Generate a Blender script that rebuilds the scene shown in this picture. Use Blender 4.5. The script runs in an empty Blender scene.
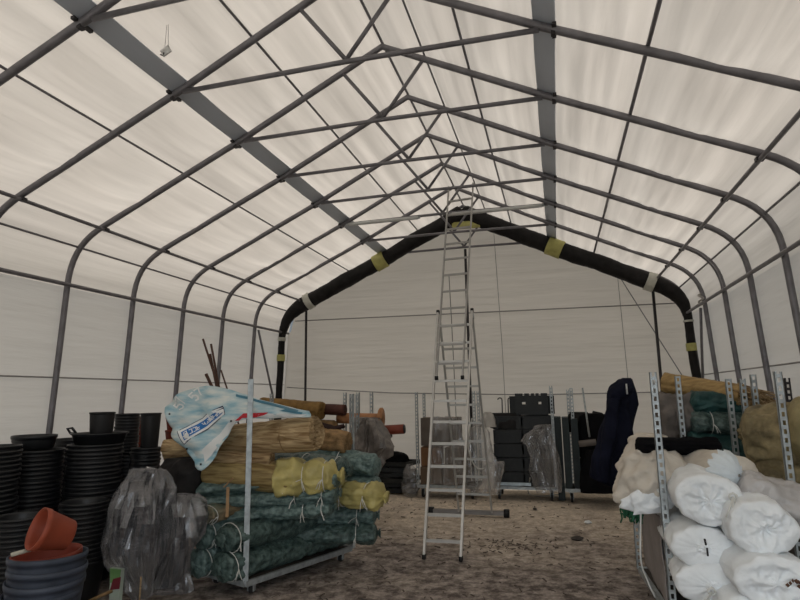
import bpy, bmesh, math, random
from mathutils import Vector, Matrix, noise
PI = math.pi
scene = bpy.context.scene

# ------------------------------------------------------------------ camera
cam_data = bpy.data.cameras.new('camera')
cam_data.sensor_width = 36.0
cam_data.lens = 572.24 / 800 * 36.0
cam_data.clip_start = 0.05
cam_data.clip_end = 200
cam = bpy.data.objects.new('camera', cam_data)
scene.collection.objects.link(cam)
CR = Vector((0.96503228, 0.2616498, -0.0158772))
CU = Vector((0.05843548, -0.15568899, 0.98607618))
CF = Vector((-0.25553473, 0.95252313, 0.16553454))
M = Matrix(((CR.x, CU.x, -CF.x, 1.453), (CR.y, CU.y, -CF.y, 0.0), (CR.z, CU.z, -CF.z, 1.6), (0, 0, 0, 1)))
cam.matrix_world = M
scene.camera = cam

# ------------------------------------------------------------------ sky, sun, exposure
scene.view_settings.view_transform = 'Standard'
scene.view_settings.look = 'None'
scene.view_settings.gamma = 1.0
scene.view_settings.use_curve_mapping = False
scene.view_settings.exposure = -0.50
world = bpy.data.worlds.new('overcast_sky')
scene.world = world
world.use_nodes = True
wn, wl = world.node_tree.nodes, world.node_tree.links
wn.clear()
w_out = wn.new('ShaderNodeOutputWorld'); w_bg = wn.new('ShaderNodeBackground')
w_tc = wn.new('ShaderNodeTexCoord'); w_sep = wn.new('ShaderNodeSeparateXYZ')
w_map = wn.new('ShaderNodeMapRange'); w_ramp = wn.new('ShaderNodeValToRGB')
wl.new(w_tc.outputs['Generated'], w_sep.inputs[0]); wl.new(w_sep.outputs['Z'], w_map.inputs[0])
w_map.inputs[1].default_value = -1; w_map.inputs[2].default_value = 1
wl.new(w_map.outputs[0], w_ramp.inputs[0])
er = w_ramp.color_ramp
er.elements[0].position = 0.0; er.elements[0].color = (0.10, 0.09, 0.08, 1)
er.elements[1].position = 1.0; er.elements[1].color = (1.0, 1.0, 1.0, 1)
e = er.elements.new(0.49); e.color = (0.16, 0.145, 0.125, 1)
e = er.elements.new(0.52); e.color = (0.60, 0.68, 0.75, 1)
w_fr = wn.new('ShaderNodeMapRange'); w_fr.inputs[1].default_value = .25; w_fr.inputs[2].default_value = -.95
w_fr.inputs[3].default_value = .44; w_fr.inputs[4].default_value = 7.0          # sky strength raised towards the open front, added to brighten the sacks
wl.new(w_sep.outputs['Y'], w_fr.inputs[0]); wl.new(w_fr.outputs[0], w_bg.inputs[1])
wl.new(w_ramp.outputs[0], w_bg.inputs[0])
wl.new(w_bg.outputs[0], w_out.inputs[0])
sun_d = bpy.data.lights.new('sun', 'SUN'); sun_d.energy = 1.9; sun_d.angle = math.radians(12); sun_d.color = (1.0, 0.95, 0.88)
sun = bpy.data.objects.new('sun', sun_d); scene.collection.objects.link(sun)
sun.rotation_euler = (math.radians(-26), math.radians(-27), 0)

# ------------------------------------------------------------------ helpers
def tag(o, label=None, cat=None, group=None, kind=None):
    if label: o['label'] = label
    if cat: o['category'] = cat
    if group: o['group'] = group
    if kind: o['kind'] = kind
    return o

def thing(name, label, cat, loc=(0, 0, 0), group=None):
    o = bpy.data.objects.new(name, None)
    o.empty_display_size = 0.1
    scene.collection.objects.link(o)
    o.location = loc
    return tag(o, label, cat, group)

def root_loc(p):
    while p.parent: p = p.parent
    return Vector(p.location)

def obj(name, bm, m, parent=None, label=None, cat=None, group=None, kind=None, smooth=True, origin=None):
    """bm holds world coordinates; links it as ONE mesh object"""
    if parent is not None: off = root_loc(parent)
    elif origin is not None: off = Vector(origin)
    else:
        vs = [v.co for v in bm.verts]
        off = Vector(((min(v.x for v in vs) + max(v.x for v in vs)) / 2, (min(v.y for v in vs) + max(v.y for v in vs)) / 2, min(v.z for v in vs)))
    for v in bm.verts: v.co -= off
    bmesh.ops.recalc_face_normals(bm, faces=bm.faces)
    me = bpy.data.meshes.new(name)
    bm.to_mesh(me); bm.free()
    if smooth:
        me.polygons.foreach_set('use_smooth', [True] * len(me.polygons))
    o = bpy.data.objects.new(name, me)
    me.materials.append(m)
    scene.collection.objects.link(o)
    if parent is not None: o.parent = parent
    else: o.location = off
    return tag(o, label, cat, group, kind)

def struct(name, bm, m, smooth=True):
    return obj(name, bm, m, None, kind='structure', smooth=smooth, origin=(0, 0, 0))

def B(): return bmesh.new()

def add_box(bm, c, s, rz=0, mat=None):
    """axis box centred at c, size s, turned rz about z"""
    R = Matrix.Rotation(rz, 3, 'Z') if mat is None else mat
    vs = []
    for dx in (-.5, .5):
        for dy in (-.5, .5):
            for dz in (-.5, .5):
                vs.append(bm.verts.new(Vector(c) + R @ Vector((dx * s[0], dy * s[1], dz * s[2]))))
    for f in ((0, 1, 3, 2), (4, 6, 7, 5), (0, 4, 5, 1), (2, 3, 7, 6), (0, 2, 6, 4), (1, 5, 7, 3)):
        bm.faces.new([vs[i] for i in f])

def bar(bm, a, b, w, h, up=(0, 0, 1)):
    """rectangular bar from a to b"""
    a, b = Vector(a), Vector(b); d = (b - a); L = d.length; d.normalize()
    u = Vector(up); s = d.cross(u)
    if s.length < 1e-4: s = d.cross(Vector((0, 1, 0)))
    s.normalize(); u = s.cross(d)
    R = Matrix((d, s, u)).transposed()
    add_box(bm, (a + b) / 2, (L, w, h), mat=R)

def tube(bm, pts, r, seg=10, cap=True, rfn=None):
    pts = [Vector(p) for p in pts]
    n = len(pts); rings = []
    t0 = (pts[1] - pts[0]).normalized()
    u = t0.cross(Vector((0, 0, 1)))
    if u.length < 0.1: u = t0.cross(Vector((0, 1, 0)))
    u.normalize()
    for i, p in enumerate(pts):
        t = (pts[min(i + 1, n - 1)] - pts[max(i - 1, 0)]).normalized()
        u = (u - t * u.dot(t)).normalized(); v = t.cross(u)
        ring = []
        for k in range(seg):
            a = 2 * PI * k / seg
            rr = r if rfn is None else rfn(i / (n - 1), a)
            ring.append(bm.verts.new(p + (u * math.cos(a) + v * math.sin(a)) * rr))
        rings.append(ring)
    for i in range(n - 1):
        for k in range(seg):
            bm.faces.new((rings[i][k], rings[i][(k + 1) % seg], rings[i + 1][(k + 1) % seg], rings[i + 1][k]))
    if cap:
        bm.faces.new(rings[0][::-1]); bm.faces.new(rings[-1])

def lathe(bm, prof, c=(0, 0, 0), seg=28, mat=None, wob=None):
    """prof = (r, z) list turned round z"""
    c = Vector(c); rings = []
    for (r, z) in prof:
        if r < 1e-5:
            p = Vector((0, 0, z)); rings.append([bm.verts.new(c + (mat @ p if mat else p))])
            continue
        ring = []
        for k in range(seg):
            a = 2 * PI * k / seg
            p = Vector((r * math.cos(a), r * math.sin(a), z))
            if wob: p = wob(p)
            ring.append(bm.verts.new(c + (mat @ p if mat else p)))
        rings.append(ring)
    for A, Z in zip(rings, rings[1:]):
        if len(A) == 1 and len(Z) == 1: continue
        for k in range(seg):
            k2 = (k + 1) % seg
            if len(A) == 1: bm.faces.new((A[0], Z[k], Z[k2]))
            elif len(Z) == 1: bm.faces.new((A[k], A[k2], Z[0]))
            else: bm.faces.new((A[k], A[k2], Z[k2], Z[k]))

def N3(x, y, z): return noise.noise(Vector((x, y, z)))
def ridge(x, y, z): return 1.0 - abs(noise.noise(Vector((x, y, z)))) * 2.0

def crom(ps, n):
    """Catmull-Rom through tuples of floats, n samples"""
    out = []; m = len(ps) - 1
    for i in range(n):
        t = i / (n - 1) * m; k = min(int(t), m - 1); f = t - k
        p0, p1, p2, p3 = ps[max(k - 1, 0)], ps[k], ps[k + 1], ps[min(k + 2, m)]
        out.append(tuple(0.5 * (2 * b + (c - a) * f + (2 * a - 5 * b + 4 * c - d) * f * f + (3 * b - a - 3 * c + d) * f ** 3) for a, b, c, d in zip(p0, p1, p2, p3)))
    return out

def loft(rings, seg=56, lev=48, amp=0.02, freq=6.0, seed=0.0, power=2.4, stretch=(1, 1, .45), dome=0.5, bm=None):
    """a soft bag: rings = (left point, right point, depth along y); ridged folds on the skin"""
    bm = bm or B()
    R = [tuple(l) + tuple(r) + (d,) for l, r, d in rings]
    S = crom(R, lev); allr = []
    for i, q in enumerate(S):
        l, r, d = Vector(q[0:3]), Vector(q[3:6]), max(q[6], .01)
        c, h = (l + r) / 2, (r - l) / 2
        ring = []
        for k in range(seg):
            a = 2 * PI * k / seg
            ca, sa = math.cos(a), math.sin(a)
            m = (abs(ca) ** power + abs(sa) ** power) ** (-1 / power)
            p = c + h * ca * m + Vector((0, d / 2, 0)) * sa * m
            nr = (p - c); L = nr.length or 1; nr /= L
            f = amp * (ridge(p.x * freq * stretch[0] + seed, p.y * freq * stretch[1], p.z * freq * stretch[2]) - .35) + .5 * amp * (ridge(p.x * freq * 2.3 + seed, p.y * freq * 2.3 + 7, p.z * freq * 1.3) - .4)
            ring.append(bm.verts.new(p + nr * min(f, L)))
        allr.append(ring)
    for A, Z in zip(allr, allr[1:]):
        for k in range(seg):
            bm.faces.new((A[k], A[(k + 1) % seg], Z[(k + 1) % seg], Z[k]))
    for ring, sgn in ((allr[0], 1), (allr[-1], -1)):
        c = sum((v.co for v in ring), Vector()) / seg
        inner = [bm.verts.new(c + (v.co - c) * .45 + Vector((0, 0, sgn * dome * .02))) for v in ring]
        for k in range(seg): bm.faces.new((ring[k], ring[(k + 1) % seg], inner[(k + 1) % seg], inner[k]))
        bm.faces.new(inner)
    return bm

def bundle(p0, p1, rx, rz, ends=('tied', 'tied'), seed=0.0, amp=.1, nax=56, seg=52, taper=1.0, folds=9, sag=0.0, streak=.5, spiral=0, ties=(), crumple=1.0):
    """a long soft roll from p0 to p1; ends: tied (pinched neck with a tuft), gather (flat end drawn together), round, flat, spiral, fray"""
    bm = B(); p0, p1 = Vector(p0), Vector(p1)
    ax = (p1 - p0); L = ax.length; ax.normalize()
    s = ax.cross(Vector((0, 0, 1))).normalized(); u = s.cross(ax)
    def cap_prof(kind):
        r = min(rx, rz)
        if kind == 'tied': return [(-.30, .40), (-.22, .46), (-.12, .30), (-.02, .24), (.06, .30), (.14, .52), (.24, .76), (.36, .92), (.52, 1.0)]
        if kind == 'gather': return [(-.10, .06), (-.12, .16), (-.02, .22), (-.03, .34), (.0, .52), (.04, .70), (.10, .84), (.20, .95), (.38, 1.0)]
        if kind == 'bagend': return [(.04, .06), (.03, .2), (.02, .35), (.0, .5), (.0, .64), (.01, .76), (.03, .86), (.07, .94), (.14, .985), (.3, 1.0)]
        if kind == 'round': return [(-.06, .14), (-.05, .35), (.0, .60), (.08, .80), (.2, .93), (.4, 1.0)]
        return [(0, 1.0)]
    prof = []
    r = min(rx, rz)
    def capped(kind):
        P = cap_prof(kind)
        return crom(P, (len(P) - 1) * 3 + 1) if len(P) > 2 else P
    for a, f in capped(ends[0]): prof.append((a * r, f))
    st = max(prof[-1][0], 0)
    P2 = [(L - a * r, f) for a, f in capped(ends[1])][::-1]
    en = min(P2[0][0], L)
    for i in range(1, nax):
        prof.append((st + (en - st) * i / nax, 1.0))
    prof += P2
    rings = []
    for (a, f) in prof:
        t = a / L
        c = p0 + ax * a + Vector((0, 0, -sag * 4 * max(0, min(1, t)) * (1 - max(0, min(1, t)))))
        tp = 1 + (taper - 1) * t
        ring = []
        pin = 1.0 - f
        for k in range(seg):
            th = 2 * PI * k / seg
            ct, sn = math.cos(th), math.sin(th)
            g_ = f if (ends[0] if t < .5 else ends[1]) in ('bagend', 'round') else 1.0
            n1 = N3(ct * 1.3 * g_ + seed, sn * 1.3 * g_, a * 2.2 + seed * 3)
            n2 = N3(ct * 4 * g_ + seed, sn * 4 * g_, a * 1.2)
            n3 = ridge(ct * 2.2 * g_ + seed, sn * 2.2 * g_, a * 7 + seed) - .5
            d = 1 + amp * (n1 * 1.1 + streak * n2 * .7 + .5 * n3)
            w0 = c + (s * ct * rx + u * sn * rz) * f * tp
            cr = (ridge(w0.x * 5 + seed, w0.y * 5, w0.z * 7) - .45) * .55 + (ridge(w0.x * 13, w0.y * 13 + seed, w0.z * 15) - .45) * .30 + (ridge(w0.x * 29 + seed, w0.y * 29, w0.z * 31) - .45) * .16
            d += amp * crumple * cr
            for q in ties: d -= .16 * math.exp(-(((t - q) * L) / .028) ** 2) - .06 * math.exp(-(((abs(t - q)) * L - .07) / .04) ** 2)
            kind = ends[0] if t < .5 else ends[1]
            if kind == 'bagend':
                d += pin * .05 * n2
                ce = (ridge(w0.x * 7 + seed, w0.y * 7, w0.z * 9 + seed) - .4) * .8 + (ridge(w0.x * 19 + seed, w0.y * 9, w0.z * 13) - .4) * .5 + (ridge(w0.x * 33 + seed, w0.y * 9, w0.z * 36) - .4) * .25
                w0b = ax * (-1 if t < .5 else 1) * ce * .034 * min(1, pin * 3)
            else:
                d += pin * .16 * math.sin(folds * th + seed * 5 + 2 * n1)
                w0b = Vector((0, 0, 0))
            ring.append(bm.verts.new(c + (s * ct * rx + u * sn * rz) * f * tp * d + ax * (pin * r * .12 * N3(ct * 3, sn * 3, seed + a)) + w0b))
        rings.append(ring)
    for A, Z in zip(rings, rings[1:]):
        for k in range(seg): bm.faces.new((A[k], A[(k + 1) % seg], Z[(k + 1) % seg], Z[k]))
    for ring, sg, kind in ((rings[0], -1, ends[0]), (rings[-1], 1, ends[1])):
        c = sum((v.co for v in ring), Vector()) / seg
        prev = ring
        if kind in ('spiral', 'flat', 'fray'):
            m = 18 if kind == 'spiral' else 6
            for j in range(1, m):
                rho = 1 - j / m; cur = []
                for k in range(seg):
                    th = 2 * PI * k / seg
                    if kind == 'spiral': dz = .022 * math.sin(2 * PI * (rho * 4.5 - th / (2 * PI))) - .012 * (1 - rho) + .01 * N3(k, j, seed)
                    else: dz = .02 * N3(k * .9, j * 1.7, seed)
                    cur.append(bm.verts.new(c + (ring[k].co - c) * rho + ax * sg * dz))
                for k in range(seg): bm.faces.new((prev[k], prev[(k + 1) % seg], cur[(k + 1) % seg], cur[k]))
                prev = cur
        bm.faces.new(prev)
    return bm

def crumple(rings, seg=30, lev=18, jit=.03, seed=1, power=2.2, fold=.03):
    """film crushed into flat facets: a coarse jittered loft, kept faceted"""
    bm = B(); rnd = random.Random(seed)
    S = crom([tuple(l) + tuple(r) + (d,) for l, r, d in rings], lev); allr = []
    for i, q in enumerate(S):
        l, r, d = Vector(q[0:3]), Vector(q[3:6]), max(q[6], .01)
        c, h = (l + r) / 2, (r - l) / 2; ring = []
        for k in range(seg):
            a = 2 * PI * (k + .5 * (i % 2)) / seg
            ca, sa = math.cos(a), math.sin(a); m = (abs(ca) ** power + abs(sa) ** power) ** (-1 / power)
            p = c + h * ca * m + Vector((0, d / 2, 0)) * sa * m
            n = (p - c).normalized()
            f = fold * 1.5 * (ridge(p.x * 4 + seed + p.z * 1.2, p.y * 4, p.z * 1.3) - .45) + fold * 1.1 * (ridge(p.x * 10 + p.z * 1.5, p.y * 10 + seed, p.z * 1.1) - .5)
            e = min(1, h.length * 12)
            ring.append(bm.verts.new(p + n * (f + rnd.uniform(-jit, jit)) * e + Vector((rnd.uniform(-jit, jit) * .5, 0, rnd.uniform(-jit, jit)))))
        allr.append(ring)
    for i, (A, Z) in enumerate(zip(allr, allr[1:])):
        for k in range(seg):
            k2 = (k + 1) % seg
            if i % 2 == 0: bm.faces.new((A[k], A[k2], Z[k])); bm.faces.new((A[k2], Z[k2], Z[k]))
            else: bm.faces.new((A[k], A[k2], Z[k2])); bm.faces.new((A[k], Z[k2], Z[k]))
    bm.faces.new(allr[0]); bm.faces.new(allr[-1])
    return bm

def ring_tie(bm, p0, p1, t, rx, rz, r=.004, tail=.06, seed=0):
    """string tied round a bundle at t, with two loose tails"""
    p0, p1 = Vector(p0), Vector(p1); ax = (p1 - p0).normalized()
    s = ax.cross(Vector((0, 0, 1))).normalized(); u = s.cross(ax); c = p0.lerp(p1, t)
    pts = [c + s * math.cos(a) * rx + u * math.sin(a) * rz for a in [2 * PI * k / 24 for k in range(25)]]
    tube(bm, pts, r, 5)
    rnd = random.Random(seed)
    k = c - Vector((0, 1, 0)).cross(Vector((0, 0, 0))) + (s if s.y < 0 else -s) * rx * 1.02
    for q in range(2):
        d = Vector((rnd.uniform(-.5, .5), -.25, rnd.uniform(-1, -.3))).normalized()
        tube(bm, [k, k + d * tail * .5 + Vector((0, -.01, .01)), k + d * tail], r * .8, 5)

# ------------------------------------------------------------------ materials
MATS = {}
def mat(name, col, rough=.7, metal=0.0, var=.15, vscale=6.0, bump=0.0, bscale=30.0, col2=None, spec=.3, stretch=None, sheen=0.0, detail=4.0):
    if name in MATS: return MATS[name]
    m = bpy.data.materials.new(name); m.use_nodes = True
    nt = m.node_tree; n, l = nt.nodes, nt.links
    b = n['Principled BSDF']
    b.inputs['Roughness'].default_value = rough; b.inputs['Metallic'].default_value = metal
    b.inputs['Specular IOR Level'].default_value = spec
    tc = n.new('ShaderNodeTexCoord'); src = tc.outputs['Object']
    if stretch:
        mp = n.new('ShaderNodeMapping'); mp.inputs['Scale'].default_value = stretch
        l.new(src, mp.inputs[0]); src = mp.outputs[0]
    nz = n.new('ShaderNodeTexNoise'); nz.inputs['Scale'].default_value = vscale; nz.inputs['Detail'].default_value = detail
    l.new(src, nz.inputs['Vector'])
    rp = n.new('ShaderNodeValToRGB'); l.new(nz.outputs['Fac'], rp.inputs[0])
    c2 = col2 or tuple(c * (1 - var) for c in col)
    c1 = col if col2 else tuple(min(1, c * (1 + var)) for c in col)
    rp.color_ramp.elements[0].position = .32; rp.color_ramp.elements[0].color = tuple(c2) + (1,)
    rp.color_ramp.elements[1].position = .68; rp.color_ramp.elements[1].color = tuple(c1) + (1,)
    l.new(rp.outputs[0], b.inputs['Base Color'])
    if bump:
        nb = n.new('ShaderNodeTexNoise'); nb.inputs['Scale'].default_value = bscale; nb.inputs['Detail'].default_value = 3
        l.new(src, nb.inputs['Vector'])
        bp = n.new('ShaderNodeBump'); bp.inputs['Strength'].default_value = bump; bp.inputs['Distance'].default_value = .02
        l.new(nb.outputs['Fac'], bp.inputs['Height']); l.new(bp.outputs[0], b.inputs['Normal'])
    MATS[name] = m
    return m

def cover_mat(name, col, stretch, tr=.55, rough_noise=.06):
    """translucent coated tarpaulin with faint stripes"""
    m = bpy.data.materials.new(name); m.use_nodes = True
    nt = m.node_tree; n, l = nt.nodes, nt.links; n.clear()
    out = n.new('ShaderNodeOutputMaterial'); mix = n.new('ShaderNodeMixShader')
    d = n.new('ShaderNodeBsdfDiffuse'); t = n.new('ShaderNodeBsdfTranslucent')
    tc = n.new('ShaderNodeTexCoord'); mp = n.new('ShaderNodeMapping'); mp.inputs['Scale'].default_value = stretch
    nz = n.new('ShaderNodeTexNoise'); nz.inputs['Scale'].default_value = 1.0; nz.inputs['Detail'].default_value = 5
    l.new(tc.outputs['Object'], mp.inputs[0]); l.new(mp.outputs[0], nz.inputs['Vector'])
    rp = n.new('ShaderNodeValToRGB'); l.new(nz.outputs['Fac'], rp.inputs[0])
    k = rough_noise
    rp.color_ramp.elements[0].position = .3; rp.color_ramp.elements[0].color = tuple(c * (1 - k) for c in col) + (1,)
    rp.color_ramp.elements[1].position = .7; rp.color_ramp.elements[1].color = tuple(min(1, c * (1 + k)) for c in col) + (1,)
    l.new(rp.outputs[0], t.inputs[0])
    d.inputs[0].default_value = (.62, .60, .56, 1)
    bp = n.new('ShaderNodeBump'); bp.inputs['Strength'].default_value = .45; bp.inputs['Distance'].default_value = .03
    l.new(nz.outputs['Fac'], bp.inputs['Height']); l.new(bp.outputs[0], d.inputs['Normal']); l.new(bp.outputs[0], t.inputs['Normal'])
    mix.inputs[0].default_value = tr
    l.new(d.outputs[0], mix.inputs[1]); l.new(t.outputs[0], mix.inputs[2]); l.new(mix.outputs[0], out.inputs[0])
    return m

def film_mat(name, col, clear=.5, rough=.18, haze=.35):
    """clear crumpled plastic film"""
    m = bpy.data.materials.new(name); m.use_nodes = True
    nt = m.node_tree; n, l = nt.nodes, nt.links; n.clear()
    out = n.new('ShaderNodeOutputMaterial'); mix = n.new('ShaderNodeMixShader'); mix2 = n.new('ShaderNodeMixShader')
    tr = n.new('ShaderNodeBsdfTransparent'); g = n.new('ShaderNodeBsdfGlossy'); d = n.new('ShaderNodeBsdfDiffuse')
    g.inputs['Roughness'].default_value = rough; g.inputs[0].default_value = (.9, .9, .92, 1)
    d.inputs[0].default_value = tuple(col) + (1,)
    fr = n.new('ShaderNodeFresnel'); fr.inputs[0].default_value = 1.5
    ad = n.new('ShaderNodeMath'); ad.operation = 'ADD'; ad.inputs[1].default_value = .16
    l.new(fr.outputs[0], ad.inputs[0]); l.new(ad.outputs[0], mix2.inputs[0])
    l.new(d.outputs[0], mix2.inputs[1]); l.new(g.outputs[0], mix2.inputs[2])
    tc = n.new('ShaderNodeTexCoord'); mp = n.new('ShaderNodeMapping'); mp.inputs['Rotation'].default_value = (.3, .5, .2); mp.inputs['Scale'].default_value = (1.6, 1.2, .55)
    l.new(tc.outputs['Object'], mp.inputs[0])
    nz = n.new('ShaderNodeTexNoise'); nz.noise_type = 'RIDGED_MULTIFRACTAL'; nz.normalize = True
    nz.inputs['Scale'].default_value = 3.2; nz.inputs['Detail'].default_value = 2.5; nz.inputs['Distortion'].default_value = 1.2
    l.new(mp.outputs[0], nz.inputs['Vector'])
    bp = n.new('ShaderNodeBump'); bp.inputs['Strength'].default_value = .9; bp.inputs['Distance'].default_value = .05
    l.new(nz.outputs['Fac'], bp.inputs['Height'])
    for s in (g, d, fr): l.new(bp.outputs[0], s.inputs['Normal'])
    rg = n.new('ShaderNodeMapRange'); rg.inputs[1].default_value = .35; rg.inputs[2].default_value = .65
    rg.inputs[3].default_value = 1 - clear - haze * .35; rg.inputs[4].default_value = 1 - clear + haze * .35
    n2 = n.new('ShaderNodeTexNoise'); n2.inputs['Scale'].default_value = 4; n2.inputs['Detail'].default_value = 4; n2.inputs['Distortion'].default_value = 1.0
    l.new(mp.outputs[0], n2.inputs['Vector']); l.new(n2.outputs['Fac'], rg.inputs[0])
    l.new(rg.outputs[0], mix.inputs[0]); l.new(tr.outputs[0], mix.inputs[1]); l.new(mix2.outputs[0], mix.inputs[2])
    l.new(mix.outputs[0], out.inputs[0])
    return m

M_STEEL = mat('painted_steel', (.165, .16, .172), .38, .25, .18, 8)
M_DARKSTEEL = mat('dark_steel', (.035, .033, .035), .5, .2, .2)
M_STRAP = mat('grey_strap', (.50, .54, .60), .6, .1, .08, 3, stretch=(1, .3, 1))
M_ALU = mat('aluminium', (.50, .49, .47), .42, .5, .08, 12)
M_GALV = mat('galvanised_steel', (.36, .39, .40), .45, .55, .2, 22)
M_BLACKRUB = mat('black_rubber', (.012, .012, .013), .6, 0, .2)
M_POT = mat('black_pot_plastic', (.0115, .0125, .0145), .38, 0, .2, 5, spec=.4)
M_POTG = mat('grey_pot_plastic', (.016, .016, .017), .5, 0, .2, 5)
M_TUB = mat('blue_grey_tub_plastic', (.045, .055, .078), .5, 0, .3, 8)
M_TERRA = mat('terracotta_plastic', (.20, .035, .019), .5, 0, .2, 7)
M_NET = mat('green_netting', (.165, .235, .222), .40, 0, .5, 26, .6, 45, col2=(.040, .075, .071), spec=.4)  # pale flecks in the noise colour are painted in for the mesh sheen
M_NETD = mat('dark_green_netting', (.100, .150, .138), .40, 0, .5, 26, .6, 45, col2=(.020, .038, .035), spec=.4)  # darker netting, its sheen likewise painted as flecks in the colour
M_YELLOW = mat('yellow_plastic_sack', (.41, .35, .13), .45, 0, .25, 6, .25, 24, spec=.4)
M_STRAW = mat('straw_reed', (.42, .27, .11), .8, 0, .4, 14, .5, 90, stretch=(1, 1, 1))
M_STRAW = mat('straw_stalks', (.48, .35, .19), .8, 0, .4, 45, .6, 50, col2=(.17, .10, .045), stretch=(.06, 1, 1))
M_STRAWD = mat('dark_straw_reed', (.24, .15, .07), .85, 0, .4, 14, .5, 90)
M_STRING = mat('white_string', (.6, .6, .57), .7, 0, .1)
M_WHITE = mat('white_woven_sack', (.76, .79, .81), .6, 0, .10, 5, .3, 26)
M_CREAM = mat('cream_woven_sack', (.55, .50, .43), .7, 0, .12, 5, .3, 26)
M_GREYSACK = mat('grey_sack', (.13, .115, .105), .8, 0, .2, 6, .3, 24)
M_OLIVE = mat('olive_straw_sack', (.20, .16, .085), .7, 0, .5, 9, .6, 30)
M_NAVY = mat('navy_cloth', (.006, .007, .015), .85, 0, .3, 6, .2, 60, spec=.08)
M_BLACKCLOTH = mat('black_cloth', (.005, .005, .006), .9, 0, .2, 6, spec=.06)
M_BLACKTARP = mat('black_tarpaulin', (.014, .013, .013), .6, 0, .3, 9, .3, 20, spec=.15)
M_CARD = mat('brown_cardboard', (.125, .085, .055), .85, 0, .15, 5)
M_WOOD = mat('bamboo_wood', (.36, .17, .075), .6, 0, .25, 12)
M_REDPIPE = mat('red_brown_pipe', (.20, .045, .025), .45, 0, .2, 8)
M_STICK = mat('brown_stick', (.075, .04, .03), .8, 0, .2, 10)
M_TAPEY = mat('yellow_tape', (.40, .38, .13), .5, 0, .15, 12)
M_TAPEW = mat('pale_tape', (.45, .45, .40), .5, 0, .15, 12)
M_DECK = mat('dark_plywood', (.05, .042, .036), .8, 0, .3, 8)
M_FILM = film_mat('clear_plastic_film', (.075, .077, .085), .46, .24, .4)
M_FILM2 = film_mat('thin_plastic_film', (.26, .25, .24), .70, .2, .4)
M_CRATE = mat('black_crate_plastic', (.012, .0135, .014), .45, 0, .2, 8)

TAPEPOS = {(381, 260): (-1.546, 9.87, 4.086), (309, 302): (-2.978, 9.87, 3.383), (286, 338): (-3.442, 9.87, 2.719), (285, 358): (-3.455, 9.87, 2.341), (555, 246): (1.564, 9.87, 4.088), (650, 281): (3.015, 9.87, 3.379), (690, 347): (3.509, 9.87, 2.288), (688, 320): (3.519, 9.87, 2.715)}
# ------------------------------------------------------------------ the tent: profile and cover
FY = lambda k: 3.894 + k                     # y of steel arch k; 6 is the end arch
APEX, BX, BZ, EX, EZ, PX, PZ, GX = 4.97, 1.5, 4.212, 3.13, 3.452, 3.555, 2.816, 3.70
def half_profile():
    """(x, z) from the ridge to the ground, tube centre line"""
    pts = [(0, APEX), (BX * .33, APEX - (APEX - BZ) * .33), (BX * .66, APEX - (APEX - BZ) * .66), (BX, BZ)]
    for k in (1, 2, 3): pts.append((BX + (EX - BX) * k / 3, BZ + (EZ - BZ) * k / 3))
    d0 = Vector((EX - BX, EZ - BZ)).normalized(); d1 = Vector((GX - PX, -PZ)).normalized()
    p0, p3 = Vector((EX, EZ)), Vector((PX, PZ)); p1 = p0 + d0 * .30; p2 = p3 - d1 * .34
    for k in range(1, 10):
        t = k / 9
        q = p0 * (1 - t) ** 3 + p1 * 3 * t * (1 - t) ** 2 + p2 * 3 * t * t * (1 - t) + p3 * t ** 3
        pts.append((q.x, q.y))
    for k in (1, 2, 3, 4): pts.append((PX + (GX - PX) * k / 4, PZ * (1 - k / 4)))
    return pts
HP = half_profile()
def zroof(x):
    x = abs(x)
    for (a, b), (c, d) in zip(HP, HP[1:]):
        if a <= x <= c: return b + (d - b) * (x - a) / max(c - a, 1e-6)
    return 0
def on_profile(x): return (x, zroof(x))

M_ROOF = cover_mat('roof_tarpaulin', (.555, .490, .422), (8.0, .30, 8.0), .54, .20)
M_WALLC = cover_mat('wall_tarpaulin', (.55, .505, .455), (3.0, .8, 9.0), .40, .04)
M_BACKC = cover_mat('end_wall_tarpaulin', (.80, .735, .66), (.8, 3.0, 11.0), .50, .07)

def dense(pts, step):
    out = []
    for a, b in zip(pts, pts[1:]):
        L = math.hypot(b[0] - a[0], b[1] - a[1]); n = max(1, int(math.ceil(L / step)))
        for i in range(n): out.append((a[0] + (b[0] - a[0]) * i / n, a[1] + (b[1] - a[1]) * i / n))
    out.append(pts[-1]); return out

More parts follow.
